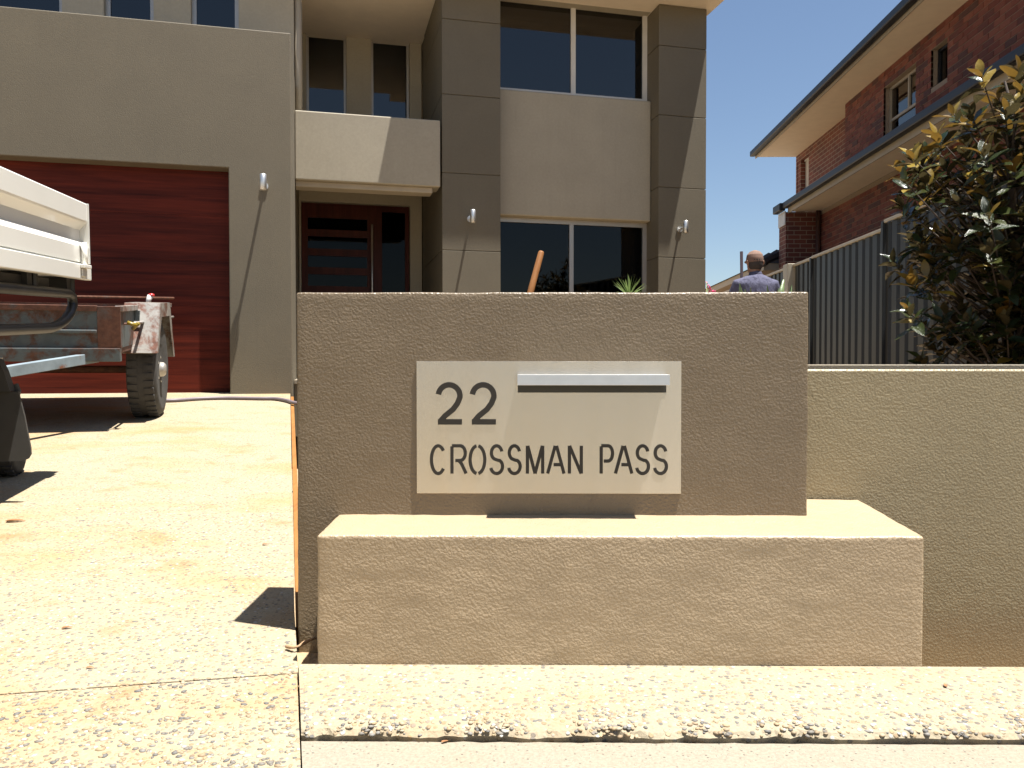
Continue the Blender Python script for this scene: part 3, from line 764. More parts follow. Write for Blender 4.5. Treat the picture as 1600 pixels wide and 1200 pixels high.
# skirt roof turning over the projecting bay
nbx('bay_gutter', 'gutter_dark', 4.78, 4.9, 16.23, 16.7, ze1 + .03, ze1 + .18, bev=.02)
nbx('bay_fascia', 'white_frame', 4.88, 4.899, 16.215, 16.65, ze1 - .25, ze1 + .02)
obj('downpipe', NL(tubem([(NX - .06, 16.1, .2), (NX - .06, 16.1, ze1)], .045, 12)), 'brown_pipe', nh, True)
# low rear wing
wx0, wy0, wz = 4.62, 16.7, CZ + 2.1
rw = B(); v = [rw.verts.new(p) for p in ((wx0 - .05, wy0, wz), (9, wy0, wz), (9, 25, wz), (wx0 - .05, 25, wz), (6.6, wy0 + 2.0, wz + .85), (6.6, 23, wz + .85))]
for f in ((0, 1, 4), (1, 2, 5, 4), (2, 3, 5), (3, 0, 4, 5), (3, 2, 1, 0)): rw.faces.new([v[i] for i in f])
obj('wing_roof', NL(rw), 'roof_tile', nh)
nbx('wing_fascia', 'cream_trim', wx0, 8.8, wy0 + .03, 24.9, wz - .14, wz - .003)
nbx('wing_wall', 'far_brick', wx0 + .4, 8.6, wy0 + .4, 24.5, .1, wz - .15)
# ridge tiles along the near hip of the wing
for k in range(9):
    t0, t1 = k / 9, (k + .96) / 9
    A = Vector((wx0 - .05, wy0, wz)).lerp(Vector((6.6, wy0 + 2.0, wz + .85)), t0); Bq = Vector((wx0 - .05, wy0, wz)).lerp(Vector((6.6, wy0 + 2.0, wz + .85)), t1)
    obj('ridge_tile', NL(tubem([A + Vector((0, 0, .01)), Bq + Vector((0, 0, .03))], [.10, .12], 8)), 'roof_tile', nh)

# ------------------------------------------------------------------ steel fence
FX = 3.85; FT = CZ + (574 - 349) / F * 9.1
fence = thing('steel_fence', 'dark grey ribbed steel boundary fence with cream top rail', 'fence', (FX, 9, .1))
def FL(bm): bmesh.ops.translate(bm, verts=bm.verts[:], vec=(-FX, -9, -.1)); return bm
posts = [2.05 + 2.37 * k for k in range(5)] + [12.45, 14.9, 17.2]
prof = [(0, 0), (.045, 0), (.060, .038), (.095, .038), (.110, 0), (.15, 0)]
for k, (a, b) in enumerate(zip(posts, posts[1:])):
    zt = FT + (.03 if k % 2 else 0) + (.02 * k if k < 4 else .02)
    zt = FT + (.0, .0, .0, -.05, -.06, -.06, -.06)[k] + (0.03 if k < 3 else 0)
    bm = B(); n = int((b - a - .1) / .20); vs = []
    for i in range(n + 1):
        for (dy, dx) in prof[:-1] if i < n else prof[:1]:
            y = a + .05 + (i + dy / .15) * (b - a - .1) / n
            vs.append((bm.verts.new((FX + dx, y, .1)), bm.verts.new((FX + dx, y, zt - .03))))
    for A, Bq in zip(vs, vs[1:]): bm.faces.new((A[0], Bq[0], Bq[1], A[1]))
    o = obj('fence_sheet', FL(bm), 'fence_steel', fence)
    m = o.modifiers.new('solid', 'SOLIDIFY'); m.thickness = .002
    obj('top_rail', FL(boxm(FX - .022, FX + .05, a + .03, b - .03, zt - .035, zt)), 'fence_cap', fence, bevel=.004)
    obj('bottom_rail', FL(boxm(FX - .022, FX + .05, a + .03, b - .03, .10, .14)), 'fence_steel', fence)
for k, y in enumerate(posts):
    if abs(y - 12.45) < .01: obj('post', FL(boxm(FX - .09, FX + .04, y - .12, y + .12, .0, FT - .045)), 'fence_cap', fence, bevel=.006)
    else: obj('post', FL(boxm(FX - .03, FX + .055, y - .029, y + .029, .0, FT + (.02 if k < 4 else -.07))), 'fence_steel', fence, bevel=.004)

# ------------------------------------------------------------------ utility vehicle (rear towards the house) on the driveway
UA = math.atan((820 - 539) / F) + YAW
UD = Vector((-math.sin(UA), math.cos(UA), 0)); 
rc = on_y(136, 440, 3.66)
gz = zdrive((rc.x, rc.y))
ute = thing('tray_ute', 'white tray back utility truck parked on the driveway', 'truck', (rc.x, rc.y, gz), (SL * .95, 0, UA))
Mu = (Matrix.Translation((rc.x, rc.y, gz)) @ Matrix.Rotation(UA, 4, 'Z') @ Matrix.Rotation(SL * .95, 4, 'X')).inverted()
def uz(px, py): return (Mu @ on_plane(px, py, rc, UD.cross(Vector((0, 0, 1))))).z
zb = uz(137, 439); z1 = uz(136, 414.5); z2 = uz(134, 385); z3 = uz(133, 349); zt = uz(131, 319.5)
TL, TW = 2.45, 1.85
obj('tray_floor', boxm(-TW, -.002, -TL, 0, zb + .01, z1 - .02), 'tray_alloy', ute)
obj('tray_rail', boxm(0, .03, -TL, .012, zb, z1 - .004), 'ute_white', ute, bevel=.004)
obj('tray_rail', boxm(-TW - .03, -TW - .002, -TL, .012, zb, z1 - .004), 'ute_white', ute, bevel=.004)
def dropside(x, sgn):
    # pressed profile: flat lower band, recessed channel, flat upper band
    pr = [(0, z1), (.022, z1 + .004), (.022, z2 - .012), (.004, z2 + .01), (-.010, z2 + .018), (-.010, z3 - .035), (.018, z3 - .004), (.022, z3 + .004), (.022, zt - .006), (.016, zt), (-.012, zt), (-.012, z1)]
    bm = hexa(B(), [(x + sgn * a, -TL, z) for a, z in pr], [(x + sgn * a, .0, z) for a, z in pr])
    return obj('drop_side', bm, 'ute_white', ute)
ds = dropside(0, 1); dropside(-TW, -1)
obj('end_cap', boxm(-.010, .026, .001, .014, z1 + .002, zt), 'ute_white', ds)
obj('tailgate', boxm(-TW + .03, -.03, -.03, .0, z1, zt), 'ute_white', ute, bevel=.004)
# latch on the rear corner
lt = obj('latch', boxm(.031, .050, -.15, -.055, z1 - .022, z1 - .006), 'ute_white', ute, bevel=.003)
obj('latch_lever', tubem([(.038, -.105, z1 - .01), (.040, -.108, z1 + .03), (.032, -.11, z1 + .085)], [.012, .009, .015], 10), 'ute_white', lt, True)
obj('latch_plate', boxm(.031, .037, -.135, -.075, zb + .012, z1 - .024), 'tray_alloy', lt, bevel=.002)
obj('chassis_rail', boxm(-.62, -.5, -4.4, -.1, zb - .22, zb - .07), 'black_steel', ute)
obj('chassis_rail', boxm(-1.35, -1.23, -4.4, -.1, zb - .22, zb - .07), 'black_steel', ute)
for yy in (-.10, -.55, -1.0, -1.5, -2.0): obj('cross_bearer', boxm(-TW + .02, -.03, yy - .025, yy + .025, zb - .06, zb + .008), 'black_steel', ute)
# black tubular hoop below the tray
zr0 = uz(120, 459); zr1 = uz(60, 514)
pts_ = [(-.03, -2.2, zr0)] + [(-.03, -.12, zr0), (-.03, -.06, zr0 - .012)] + [(-.03, -.045 - .35 * (1 - math.cos(t * math.pi / 2)), zr0 - .02 - (zr0 - zr1 - .02) * math.sin(t * math.pi / 2)) for t in (.15, .35, .55, .75, .9, 1)] + [(-.03, -1.2, zr1), (-.03, -2.2, zr1)]
hoop = obj('side_hoop', tubem(pts_, .020, 12), 'black_steel', ute, True)
for yy in (-.06, -.50, -1.0, -1.6): obj('hanger', tubem([(-.03, yy, zr0), (-.03, yy, zb + .005)], .012, 8), 'black_steel', hoop)
obj('hoop_plate', boxm(-.06, -.05, -2.2, -.28, zb - .075, zb - .005), 'black_steel', hoop)
def wheel(parent, x, y, r, w, name='wheel', hub=.55, seg=44):
    M = Matrix.Translation((x, y, r)) @ Matrix.Rotation(math.pi / 2, 4, 'Y')
    h = w / 2
    t = obj('tyre' if name == 'tyre' else name, lathe(B(), [(r * hub, -h * .82), (r * .80, -h), (r * .93, -h * .93), (r * .985, -h * .72), (r, -h * .4), (r, h * .4), (r * .985, h * .72), (r * .93, h * .93), (r * .80, h), (r * hub, h * .82)], seg, M), 'tyre', parent, True)
    tb = B()
    for k in range(seg):
        for sx_ in (-1, 1):
            a = 2 * math.pi * (k + .25 * sx_) / seg
            c, s_ = math.cos(a), math.sin(a)
            m = Matrix.Translation((x + sx_ * h * .52, y + r * c, r + r * s_)) @ Matrix.Rotation(a, 4, 'X')
            hexa(tb, [m @ Vector((h * .31 * a_, .006 * 1.0, .015 * r / .3 * b_)) for a_, b_ in ((-1, -1), (1, -1), (1, 1), (-1, 1))], [m @ Vector((h * .31 * a_, -.006, .015 * r / .3 * b_)) for a_, b_ in ((-1, -1), (1, -1), (1, 1), (-1, 1))])
    obj('tread', tb, 'tyre', t)
    rm = obj('rim', lathe(B(), [(r * hub * .98, h * .80), (r * hub * .93, h * .62), (r * hub * .80, h * .50), (r * hub * .62, h * .62), (r * hub * .40, h * .70), (r * .16, h * .66), (r * .15, h * 1.05), (r * .11, h * 1.20), (.004, h * 1.22)], 32, M), 'rim', t, True)
    for k in range(5):
        a = 2 * math.pi * k / 5
        obj('wheel_nut', lathe(B(), [(.011, 0), (.011, .018), (.006, .022)], 6, Matrix.Translation((x + h * .62, y + r * .27 * math.cos(a), r + r * .27 * math.sin(a))) @ Matrix.Rotation(math.pi / 2, 4, 'Y')), 'bright_metal', rm)
    return t
wheel(ute, -.24, -1.02, .36, .23); wheel(ute, -TW + .24, -1.02, .36, .23)
wheel(ute, -.24, -3.75, .36, .23); wheel(ute, -TW + .24, -3.75, .36, .23)
obj('axle', tubem([(-TW + .3, -1.02, .36), (-.3, -1.02, .36)], .06, 12), 'black_steel', ute)
# mudflap behind the rear wheel
FY = -.60
def up(px, py, dy=0):
    q = Mu @ on_plane(px, py, Vector((rc.x, rc.y, gz)) + UD * (FY + dy), UD); return q
fl = [up(-80, 612), up(20, 612), up(28, 612), up(38, 650), up(47.5, 700), up(48, 710), up(44, 717), up(36, 720), up(-80, 724)]
mf = obj('mudflap', hexa(B(), [tuple(p) for p in fl], [(p.x, p.y + .012, p.z) for p in fl]), 'black_rubber', ute)
gd_ = [up(-80, 540), up(0, 562), up(9, 580), up(19, 611), up(-80, 611)]
obj('flap_bracket', hexa(B(), [(p.x, p.y - .02, p.z) for p in gd_], [(p.x, p.y + .03, p.z) for p in gd_]), 'black_rubber', mf)
tb_ = [up(17, 602, .03), up(26, 599, .03), up(31, 612, .03), up(22, 640, .03)]
obj('flap_stay', hexa(B(), [tuple(p) for p in tb_], [(p.x, p.y + .02, p.z) for p in tb_]), 'black_rubber', mf, bevel=.004)
# cab and bonnet (out of the picture, towards the street)
cab = [(-2.52, .50), (-2.52, 1.20), (-2.60, 1.72), (-3.35, 1.72), (-3.75, 1.22), (-4.95, 1.08), (-5.05, .80), (-5.05, .45)]
cabo = obj('cab', hexa(B(), [(-TW + .04, y, z) for y, z in cab], [(-.04, y, z) for y, z in cab]), 'ute_white', ute, bevel=.04, seg=3)
obj('side_window', hexa(B(), [(-.041, y, z) for y, z in ((-2.70, 1.25), (-2.74, 1.62), (-3.30, 1.62), (-3.58, 1.25))], [(-.036, y, z) for y, z in ((-2.70, 1.25), (-2.74, 1.62), (-3.30, 1.62), (-3.58, 1.25))]), 'slot_black', cabo)
for sx_ in (-.22, -TW + .22): obj('headlight', boxm(sx_ - .14, sx_ + .14, -5.062, -5.04, .72, .88), 'bright_metal', cabo, bevel=.02)

# ------------------------------------------------------------------ box trailer
TA = math.atan((820 - 452) / F) + YAW
fc = on_y(189, 552, 4.93)
TD = Vector((-math.sin(TA), math.cos(TA), 0)); TR = Vector((math.cos(TA), math.sin(TA), 0))
tg = zdrive((fc.x, fc.y)); TP = .082
trl = thing('box_trailer', 'rusty box trailer hitched behind the white tray truck', 'trailer', (fc.x, fc.y, fc.z), (TP, 0, TA))
Mt = (Matrix.Translation(fc) @ Matrix.Rotation(TA, 4, 'Z') @ Matrix.Rotation(TP, 4, 'X')).inverted()
bh = (Mt @ on_plane(188, 479, fc, TD)).z
LEN, WID = 2.15, 1.35
obj('floor', boxm(-WID, -.004, 0.0, LEN, .0, .03), 'trailer_rust', trl)
obj('front_panel', boxm(-WID + .11, -.125, .0, .012, .032, bh - .03), 'trailer_paint', trl)
obj('front_flute', boxm(-WID + .11, -.125, -.016, -.001, bh * .42, bh * .50), 'trailer_paint', trl, bevel=.006)
obj('front_rail', boxm(-WID, -.125, -.012, .03, bh - .03, bh + .004), 'trailer_rust', trl, bevel=.003)
obj('base_beam', boxm(-WID, .0, -.02, .03, -.05, .03), 'trailer_paint', trl, bevel=.004)
obj('corner_plate', boxm(-.124, .002, -.006, .012, .032, bh), 'trailer_rust', trl, bevel=.002)
obj('side_panel', boxm(-.012, .0, .013, LEN, .032, bh - .03), 'trailer_paint', trl)
obj('side_panel', boxm(-WID, -WID + .012, .013, LEN, .032, bh - .03), 'trailer_paint', trl)
obj('top_rail', boxm(-.03, .016, .013, LEN, bh - .03, bh + .004), 'guard_metal', trl, bevel=.003)
obj('top_rail', boxm(-WID - .016, -WID + .03, .013, LEN, bh - .03, bh + .004), 'guard_metal', trl, bevel=.003)
obj('tailgate', boxm(-WID, .0, LEN + .001, LEN + .014, .03, bh - .01), 'trailer_rust', trl)
obj('tie_rail', tubem([(.05, .10, bh * .62), (.05, LEN - .2, bh * .62)], .010, 8), 'guard_metal', trl, True)
for yy in (.12, .45, 1.6): obj('tie_hook', tubem([(.0, yy, bh * .62), (.05, yy, bh * .62)], .008, 6), 'guard_metal', trl)
for yy in (.5, 1.4): obj('side_post', boxm(.001, .03, yy - .02, yy + .02, .03, bh - .032), 'trailer_paint', trl)
# wheel: set on the driveway
wc_ = on_drive(233, 650)
q = Mt @ wc_
WR, WW = .325, .19
M2 = Matrix
wl_loc = Vector((wc_.x, wc_.y, zdrive((wc_.x, wc_.y)) + .001))
q = Mt @ wl_loc
wsub = wheel(trl, 0, 0, WR, WW, seg=40)
for o in [wsub]: o.location = (q.x, q.y, q.z)
obj('axle', tubem([(-WID - .15, q.y, q.z + WR), (q.x - .02, q.y, q.z + WR)], .025, 10), 'trailer_rust', trl)
wq = wheel(trl, 0, 0, WR, WW, seg=40); wq.location = (-WID - q.x, q.y, q.z)
# folded steel mudguards
def guard(x0, x1):
    yc, zc = q.y, q.z + WR
    pr = [(yc - .40, zc + .14), (yc - .22, zc + .46), (yc + .24, zc + .46), (yc + .44, zc + .06)]
    inn = [(yc + (y - yc) * .985, zc + (z - zc) * .985 - .002) for y, z in pr]
    bm = B()
    for i in range(3):
        a, b, c, d = pr[i], pr[i + 1], inn[i + 1], inn[i]
        hexa(bm, [(x0, *a), (x0, *b), (x0, *c), (x0, *d)], [(x1, *a), (x1, *b), (x1, *c), (x1, *d)])
    g = obj('mudguard', bm, 'guard_metal', trl)
    lipw = .07; o1 = [(yc + (y - yc) * (1 - lipw / .4), zc + (z - zc) * .82 - .01) for y, z in pr]
    o1[0] = (pr[0][0] + .06, pr[0][1]); o1[-1] = (pr[-1][0] - .06, pr[-1][1])
    bm = B()
    for i in range(3):
        a, b, c, d = pr[i], pr[i + 1], o1[i + 1], o1[i]
        hexa(bm, [(x1 + .001, *a), (x1 + .001, *b), (x1 + .001, *c), (x1 + .001, *d)], [(x1 + .004, *a), (x1 + .004, *b), (x1 + .004, *c), (x1 + .004, *d)])
    obj('guard_lip', bm, 'guard_metal', g)
guard(q.x - WW / 2 - .005, q.x + WW / 2 + .02)
guard(-WID - q.x - WW / 2 - .02, -WID - q.x + WW / 2 + .03)
# drawbar and jockey wheel
def tp(px, py, Y): return Mt @ on_y(px, py, Y)
d0 = tp(150, 558, 4.98); d1 = tp(-60, 592, 4.05)
def bar(a, b, w_, h_):
    a, b = Vector(a), Vector(b); t = (b - a).normalized(); sd_ = t.cross(Vector((0, 0, 1))).normalized() * w_; u_ = sd_.cross(t).normalized() * h_
    return hexa(B(), [a - sd_ - u_, a + sd_ - u_, a + sd_ + u_, a - sd_ + u_], [b - sd_ - u_, b + sd_ - u_, b + sd_ + u_, b - sd_ + u_])
obj('drawbar', bar(d0, d1, .022, .030), 'drawbar_paint', trl, bevel=.003)
obj('drawbar', bar((-WID - d0.x, d0.y, d0.z), (d1.x - .06, d1.y - .02, d1.z), .022, .030), 'drawbar_paint', trl, bevel=.003)
obj('coupling', tubem([d1 + Vector((-.02, .05, 0)), d1 + Vector((-.02, -.3, 0))], [.05, .035], 8), 'trailer_rust', trl)
jw = on_drive(12, 742); jl_ = Mt @ Vector((jw.x, jw.y, zdrive((jw.x, jw.y)) + .001))
j = wheel(trl, 0, 0, .12, .11, 'jockey_wheel', seg=24); j.location = jl_
obj('jockey_stem', tubem([(jl_.x - .02, jl_.y, jl_.z + .13), (jl_.x - .02, jl_.y, d1.z + .15)], .02, 8), 'rim', trl)
# lamp stalk on the right rail
l0 = Mt @ on_plane(232, 466, fc + TR * .0, TR); ll = Vector((0, l0.y, bh + .005))
st = obj('clearance_light', tubem([ll, ll + Vector((0, 0, .03)), ll + Vector((.012, .01, .058))], [.018, .017, .022], 12), 'white_frame', trl, True)
obj('lens', lathe(B(), [(.018, 0), (.024, .008), (.018, .018), (.004, .022)], 14, Matrix.Translation(ll + Vector((.018, .012, .056)))), 'red_lens', st, True)
obj('tie_strap', tubem([(.03, .05, bh * .66), (.075, .06, bh * .60), (.05, .12, bh * .52), (.085, .10, bh * .64)], .012, 8), 'leaf_gold', trl, True)
rod = obj('load_rod', tubem([Mt @ on_y(95, 463.5, 5.3), Mt @ on_y(271, 466, 6.9)], .010, 8), 'trailer_rust', trl)

# hose from the trailer wheel across the driveway
hp = [(255, 629), (275, 628.5), (310, 626), (345, 624.8), (375, 625), (405, 625.6), (430, 626), (448, 629), (462, 633), (500, 640)]
hpts = [on_drive(*p) + Vector((0, 0, .016)) for p in hp]
def smooth_pts(P, n=6):
    out = []
    for i in range(len(P) - 1):
        p0_, p1, p2_, p3_ = P[max(i - 1, 0)], P[i], P[i + 1], P[min(i + 2, len(P) - 1)]
        for k in range(n):
            t = k / n; out.append(.5 * ((2 * p1) + (-p0_ + p2_) * t + (2 * p0_ - 5 * p1 + 4 * p2_ - p3_) * t * t + (-p0_ + 3 * p1 - 3 * p2_ + p3_) * t ** 3))
    return out + [P[-1]]
tag(obj('garden_hose', tubem(smooth_pts(hpts), .015, 10), 'hose', None, True), 'grey hose lying across the driveway before the garage', 'hose')

# ------------------------------------------------------------------ person gardening (seen from behind)
def remesh(name, parts, mat, parent, vox=.012, smooth=4):
    bm = B()
    for p in parts: p(bm)
    me = bpy.data.meshes.new(name); bm.to_mesh(me); bm.free()
    t = bpy.data.objects.new(name, me); COL.objects.link(t)
    m = t.modifiers.new('r', 'REMESH'); m.mode = 'VOXEL'; m.voxel_size = vox
    m = t.modifiers.new('s', 'SMOOTH'); m.iterations = smooth; m.factor = .5
    dg = bpy.context.evaluated_depsgraph_get(); me2 = bpy.data.meshes.new_from_object(t.evaluated_get(dg))
    bpy.data.objects.remove(t); me2.name = name
    o = bpy.data.objects.new(name, me2); COL.objects.link(o); o.parent = parent
    me2.materials.clear(); me2.materials.append(MATS[mat]); me2.polygons.foreach_set('use_smooth', [True] * len(me2.polygons))
    return o
PYd = 8.8
hd = on_y(1181, 393, PYd); PG = hd.z - 1.74
man = thing('person', 'person in navy shirt and brown cap standing with back turned', 'person', (hd.x, PYd, PG), (0, 0, R(6)))
def T(pts, rs, seg=14): return lambda bm: tube(bm, pts, rs, seg)
def hand(w, dirx):
    out = [T([w, w + Vector((0, .04, -.03)), w + Vector((0, .085, -.05))], [(.026, .02), (.042, .017), (.040, .015)])]
    for k, (o_, ln) in enumerate(((-.030, .068), (-.011, .078), (.009, .074), (.027, .058))):
        b = w + Vector((o_, .085, -.05)); out.append(T([b, b + Vector((0, ln * .5, -.012)), b + Vector((0, ln * .7, -.045)), b + Vector((0, ln * .45, -.07))], [.0095, .009, .0085, .007], 8))
    b = w + Vector((dirx * .030, .03, -.02)); out.append(T([b, b + Vector((dirx * .03, .03, 0)), b + Vector((dirx * .02, .065, -.015))], [.012, .011, .008], 8))
    return out
V3 = Vector
armL = [V3((-.190, .0, 1.395)), V3((-.232, .03, 1.26)), V3((-.275, .06, 1.13)), V3((-.24, .20, 1.06)), V3((-.20, .30, 1.03))]
armR = [V3((.190, .0, 1.395)), V3((.232, .02, 1.26)), V3((.27, .03, 1.12)), V3((.26, .12, .96)), V3((.25, .19, .86))]
body = [T([(0, 0, .92), (0, .0, 1.05), (0, 0, 1.2), (0, .0, 1.34), (0, .0, 1.43)], [(.15, .10), (.145, .10), (.165, .11), (.175, .105), (.10, .07)], 20),
        T([(0, .0, 1.40), (0, .012, 1.50), (0, .03, 1.56)], [.062, .056, .06]),
        T([(0, .03, 1.50), (0, .04, 1.53), (0, .04, 1.58), (0, .035, 1.64), (0, .03, 1.69), (0, .03, 1.725), (0, .03, 1.74)], [(.04, .045), (.062, .075), (.073, .092), (.077, .098), (.070, .09), (.045, .06), (.01, .01)], 18),
        T(armL, [.055, .05, .042, .036, .027]), T(armR, [.055, .05, .042, .036, .027])]
for sx_ in (-1, 1):
    body += [T([(sx_ * .09, 0, .95), (sx_ * .10, .0, .72), (sx_ * .105, .01, .48), (sx_ * .11, -.01, .25), (sx_ * .11, 0, .07)], [.092, .08, .06, .05, .038]),
             T([(sx_ * .11, -.05, .04), (sx_ * .115, .05, .035), (sx_ * .12, .17, .025)], [(.036, .036), (.042, .03), (.035, .02)]),
             T([(sx_ * .075, .03, 1.60), (sx_ * .088, .015, 1.615), (sx_ * .088, .005, 1.65)], [(.008, .016), (.010, .018), (.006, .012)], 8)]
body += [T([(0, .115, 1.62), (0, .145, 1.60)], [.012, .014], 8)] + hand(armL[-1], 1) + hand(armR[-1], -1)
bo = remesh('body', body, 'skin', man, .0075, 3)
remesh('shirt', [T([(0, 0, .86), (0, 0, 1.0), (0, .0, 1.15), (0, 0, 1.30), (0, .0, 1.395), (0, 0.0, 1.455), (0, .004, 1.495)], [(.19, .135), (.185, .13), (.195, .13), (.215, .128), (.222, .118), (.165, .09), (.075, .066)], 22),
                 T([V3((-.12, 0, 1.40))] + armL[:3] + [armL[2].lerp(armL[3], .3)], [.07, .068, .066, .062, .055]), T([V3((.12, 0, 1.40))] + armR[:3] + [armR[2].lerp(armR[3], .3)], [.07, .068, .066, .062, .055])], 'shirt', bo, .011, 12)
remesh('collar', [T([(0, .004, 1.48), (0, .008, 1.522)], [(.074, .072), (.066, .066)], 18)], 'shirt', bo, .009, 1)
tr2 = [T([(0, 0, .98), (0, 0, .84)], [(.168, .125), (.175, .13)], 20)]
for sx_ in (-1, 1): tr2.append(T([(sx_ * .085, 0, .88), (sx_ * .10, 0, .70), (sx_ * .105, .01, .48), (sx_ * .11, -.008, .25), (sx_ * .11, 0, .09)], [.105, .098, .082, .074, .068]))
remesh('trousers', tr2, 'trousers', bo, .012, 3)
for sx_ in (-1, 1): remesh('boot', [T([(sx_ * .11, -.075, .045), (sx_ * .115, .05, .045), (sx_ * .12, .20, .035)], [(.045, .045), (.052, .042), (.042, .030)])], 'boot', bo, .010, 2)
remesh('hair', [T([(0, .012, 1.545), (0, .012, 1.58), (0, .018, 1.64), (0, .025, 1.69)], [(.055, .05), (.074, .085), (.081, .098), (.076, .094)], 18)], 'hair', bo, .008, 2)
remesh('cap', [T([(0, .03, 1.625), (0, .03, 1.67), (0, .03, 1.71), (0, .03, 1.742), (0, .03, 1.758)], [(.088, .108), (.088, .108), (.080, .098), (.052, .066), (.012, .014)], 20), T([(0, .10, 1.655), (0, .17, 1.65), (0, .215, 1.64)], [(.078, .008), (.07, .008), (.045, .006)], 12)], 'cap_cloth', bo, .006, 3)
# pole held in front of the person
q0 = on_y(1158.5, 393, PYd + .33)
tag(obj('tool_pole', tubem([(q0.x, PYd + .33, q0.z), (q0.x + .02, PYd + .30, PG + .02)],   .017, 10), 'dark_pole', None, True), 'thin dark upright pole beside the person in the navy shirt', 'pole')

# ------------------------------------------------------------------ shovel standing in the garden soil
st_, sb_ = on_y(846, 393, 4.2), on_y(830, 452, 4.15)
dv = (sb_ - st_).normalized(); ln = (st_.z - .16) / -dv.z
shv = thing('shovel', 'shovel with worn orange timber handle standing behind the letterbox wall', 'shovel', st_ + dv * ln)
base = st_ + dv * ln
obj('handle', tubem([st_ - base, st_ - base + dv * .008, (sb_ - base) * 1.0, -dv * .22], [.012, .0155, .0165, .016], 12), 'handle_timber', shv, True)
bl = B(); sd = dv.cross(Vector((0, 1, 0))).normalized(); fr_ = dv.cross(sd).normalized()
rows = []
for t, w_ in ((-.25, .02), (-.18, .03), (-.14, .10), (-.05, .11), (.05, .10), (.12, .05), (.15, .005)):
    rows.append([bl.verts.new(dv * t + sd * (w_ * k) + fr_ * (.03 * (k * k) - .02)) for k in (-1, -.5, 0, .5, 1)])
for A, Bq in zip(rows, rows[1:]):
    for k in range(4): bl.faces.new((A[k], A[k + 1], Bq[k + 1], Bq[k]))
bo_ = obj('blade', bl, 'guard_metal', shv, True); m = bo_.modifiers.new('s', 'SOLIDIFY'); m.thickness = .004

# ------------------------------------------------------------------ plants
def blade(bm, base, d, ln, w_, droop, n=6, fold=.25):
    d = d.normalized(); side = d.cross(Vector((0, 0, 1)))
    side = side.normalized() if side.length > .05 else Vector((1, 0, 0)); rows = []
    nrm = side.cross(d)
    for i in range(n + 1):
        t = i / n; p = base + d * (ln * t) + Vector((0, 0, -droop * ln * t * t)); ww = w_ * (1 - t) ** .6 * (.6 + .4 * min(1, t * 4))
        rows.append([bm.verts.new(p - side * ww + nrm * ww * fold), bm.verts.new(p), bm.verts.new(p + side * ww + nrm * ww * fold)])
    for A, Bq in zip(rows, rows[1:]):
        for k in range(2): bm.faces.new((A[k], A[k + 1], Bq[k + 1], Bq[k]))
YY = 4.6; pc = on_y(983, 462, YY)
yu = thing('spiky_plant', 'spiky green rosette plant rising behind the letterbox wall', 'plant', (pc.x, YY, .11))
obj('stem', tubem([(0, 0, 0), (.01, 0, (pc.z - .11) * .6), (0, 0, pc.z - .10)], [.05, .04, .03], 10), 'bark', yu, True)
rnd = random.Random(11)
for k in range(52):
    a = rnd.random() * 6.283; e = R(rnd.uniform(5, 85)); bm = B()
    blade(bm, V3((0, 0, pc.z - .12)), V3((math.cos(a) * math.cos(e), math.sin(a) * math.cos(e), math.sin(e))), rnd.uniform(.12, .155), rnd.uniform(.004, .0065), rnd.uniform(0, .25))
    obj('leaf', bm, 'leaf_spiky', yu)
# broad-leaved plant before the person
YB = 3.2
bp = thing('broad_leaf_plant', 'plant with thick upright green leaves peeping over the letterbox wall', 'plant', (on_y(1200, 457, YB).x, YB, .11))
for (px, py, wd, tilt) in ((1156, 443, .020, -.15), (1173, 449, .012, .1), (1199, 446, .014, -.25), (1224, 437, .015, .35), (1216, 450, .012, .2), (1237, 445, .016, .25), (1164, 452, .014, -.3)):
    tip = on_y(px, py, YB) - Vector(bp.location); bs = Vector((tip.x * .35, random.uniform(-.05, .05), 0)); bm = B(); rows = []
    n = 10
    for i in range(n + 1):
        t = i / n; p = bs.lerp(tip, t) + Vector((-tilt * .08 * math.sin(t * math.pi), 0, 0)); ww = .003 + (wd * math.sin(math.pi * max(0, (t - .62) / .38)) ** .7 if t > .62 else 0) if t < 1 else .001
        rows.append([bm.verts.new(p + Vector((-ww, .4 * ww, 0))), bm.verts.new(p + Vector((0, -.3 * ww, 0))), bm.verts.new(p + Vector((ww, .4 * ww, 0)))])
    for A, Bq in zip(rows, rows[1:]):
        for k in range(2): bm.faces.new((A[k], A[k + 1], Bq[k + 1], Bq[k]))
    o = obj('leaf', bm, 'leaf_broad', bp, True); m = o.modifiers.new('s', 'SOLIDIFY'); m.thickness = .004
# pink flowers
YP = 7.2; pf = on_y(1109, 455, YP)
fl_ = thing('pink_flower_plant', 'slender plant with small pink flowers beside the house pillar', 'plant', (pf.x, YP, .13))
obj('stem', tubem([(0, 0, 0), (.01, 0, .6), (-.03, 0, on_y(1105, 441, YP).z - .13)], [.012, .009, .004], 8), 'leaf_spiky', fl_, True)
obj('stem', tubem([(0, 0, .2), (.03, 0, .7), (.05, 0, on_y(1114, 456, YP).z - .13)], [.01, .008, .004], 8), 'leaf_spiky', fl_, True)
for (px, py) in ((1104, 442), (1106.5, 446), (1105, 449), (1110, 452), (1108.5, 449), (1113, 455), (1115, 455.5), (1109, 455), (1117, 456)):
    p = on_y(px, py, YP) - Vector(fl_.location); bm = B()
    for k in range(5):
        a = k * 1.2566 + px; blade(bm, p, V3((math.cos(a), .3, math.sin(a))), .018, .009, 0, 3, .1)
    obj('flower', bm, 'pink', fl_)
for k in range(16):
    bm = B(); a = k * 2.4; blade(bm, V3((0, 0, .25 + k * .04)), V3((math.cos(a), math.sin(a), .5)), .12, .014, .4); obj('leaf', bm, 'leaf_spiky', fl_)

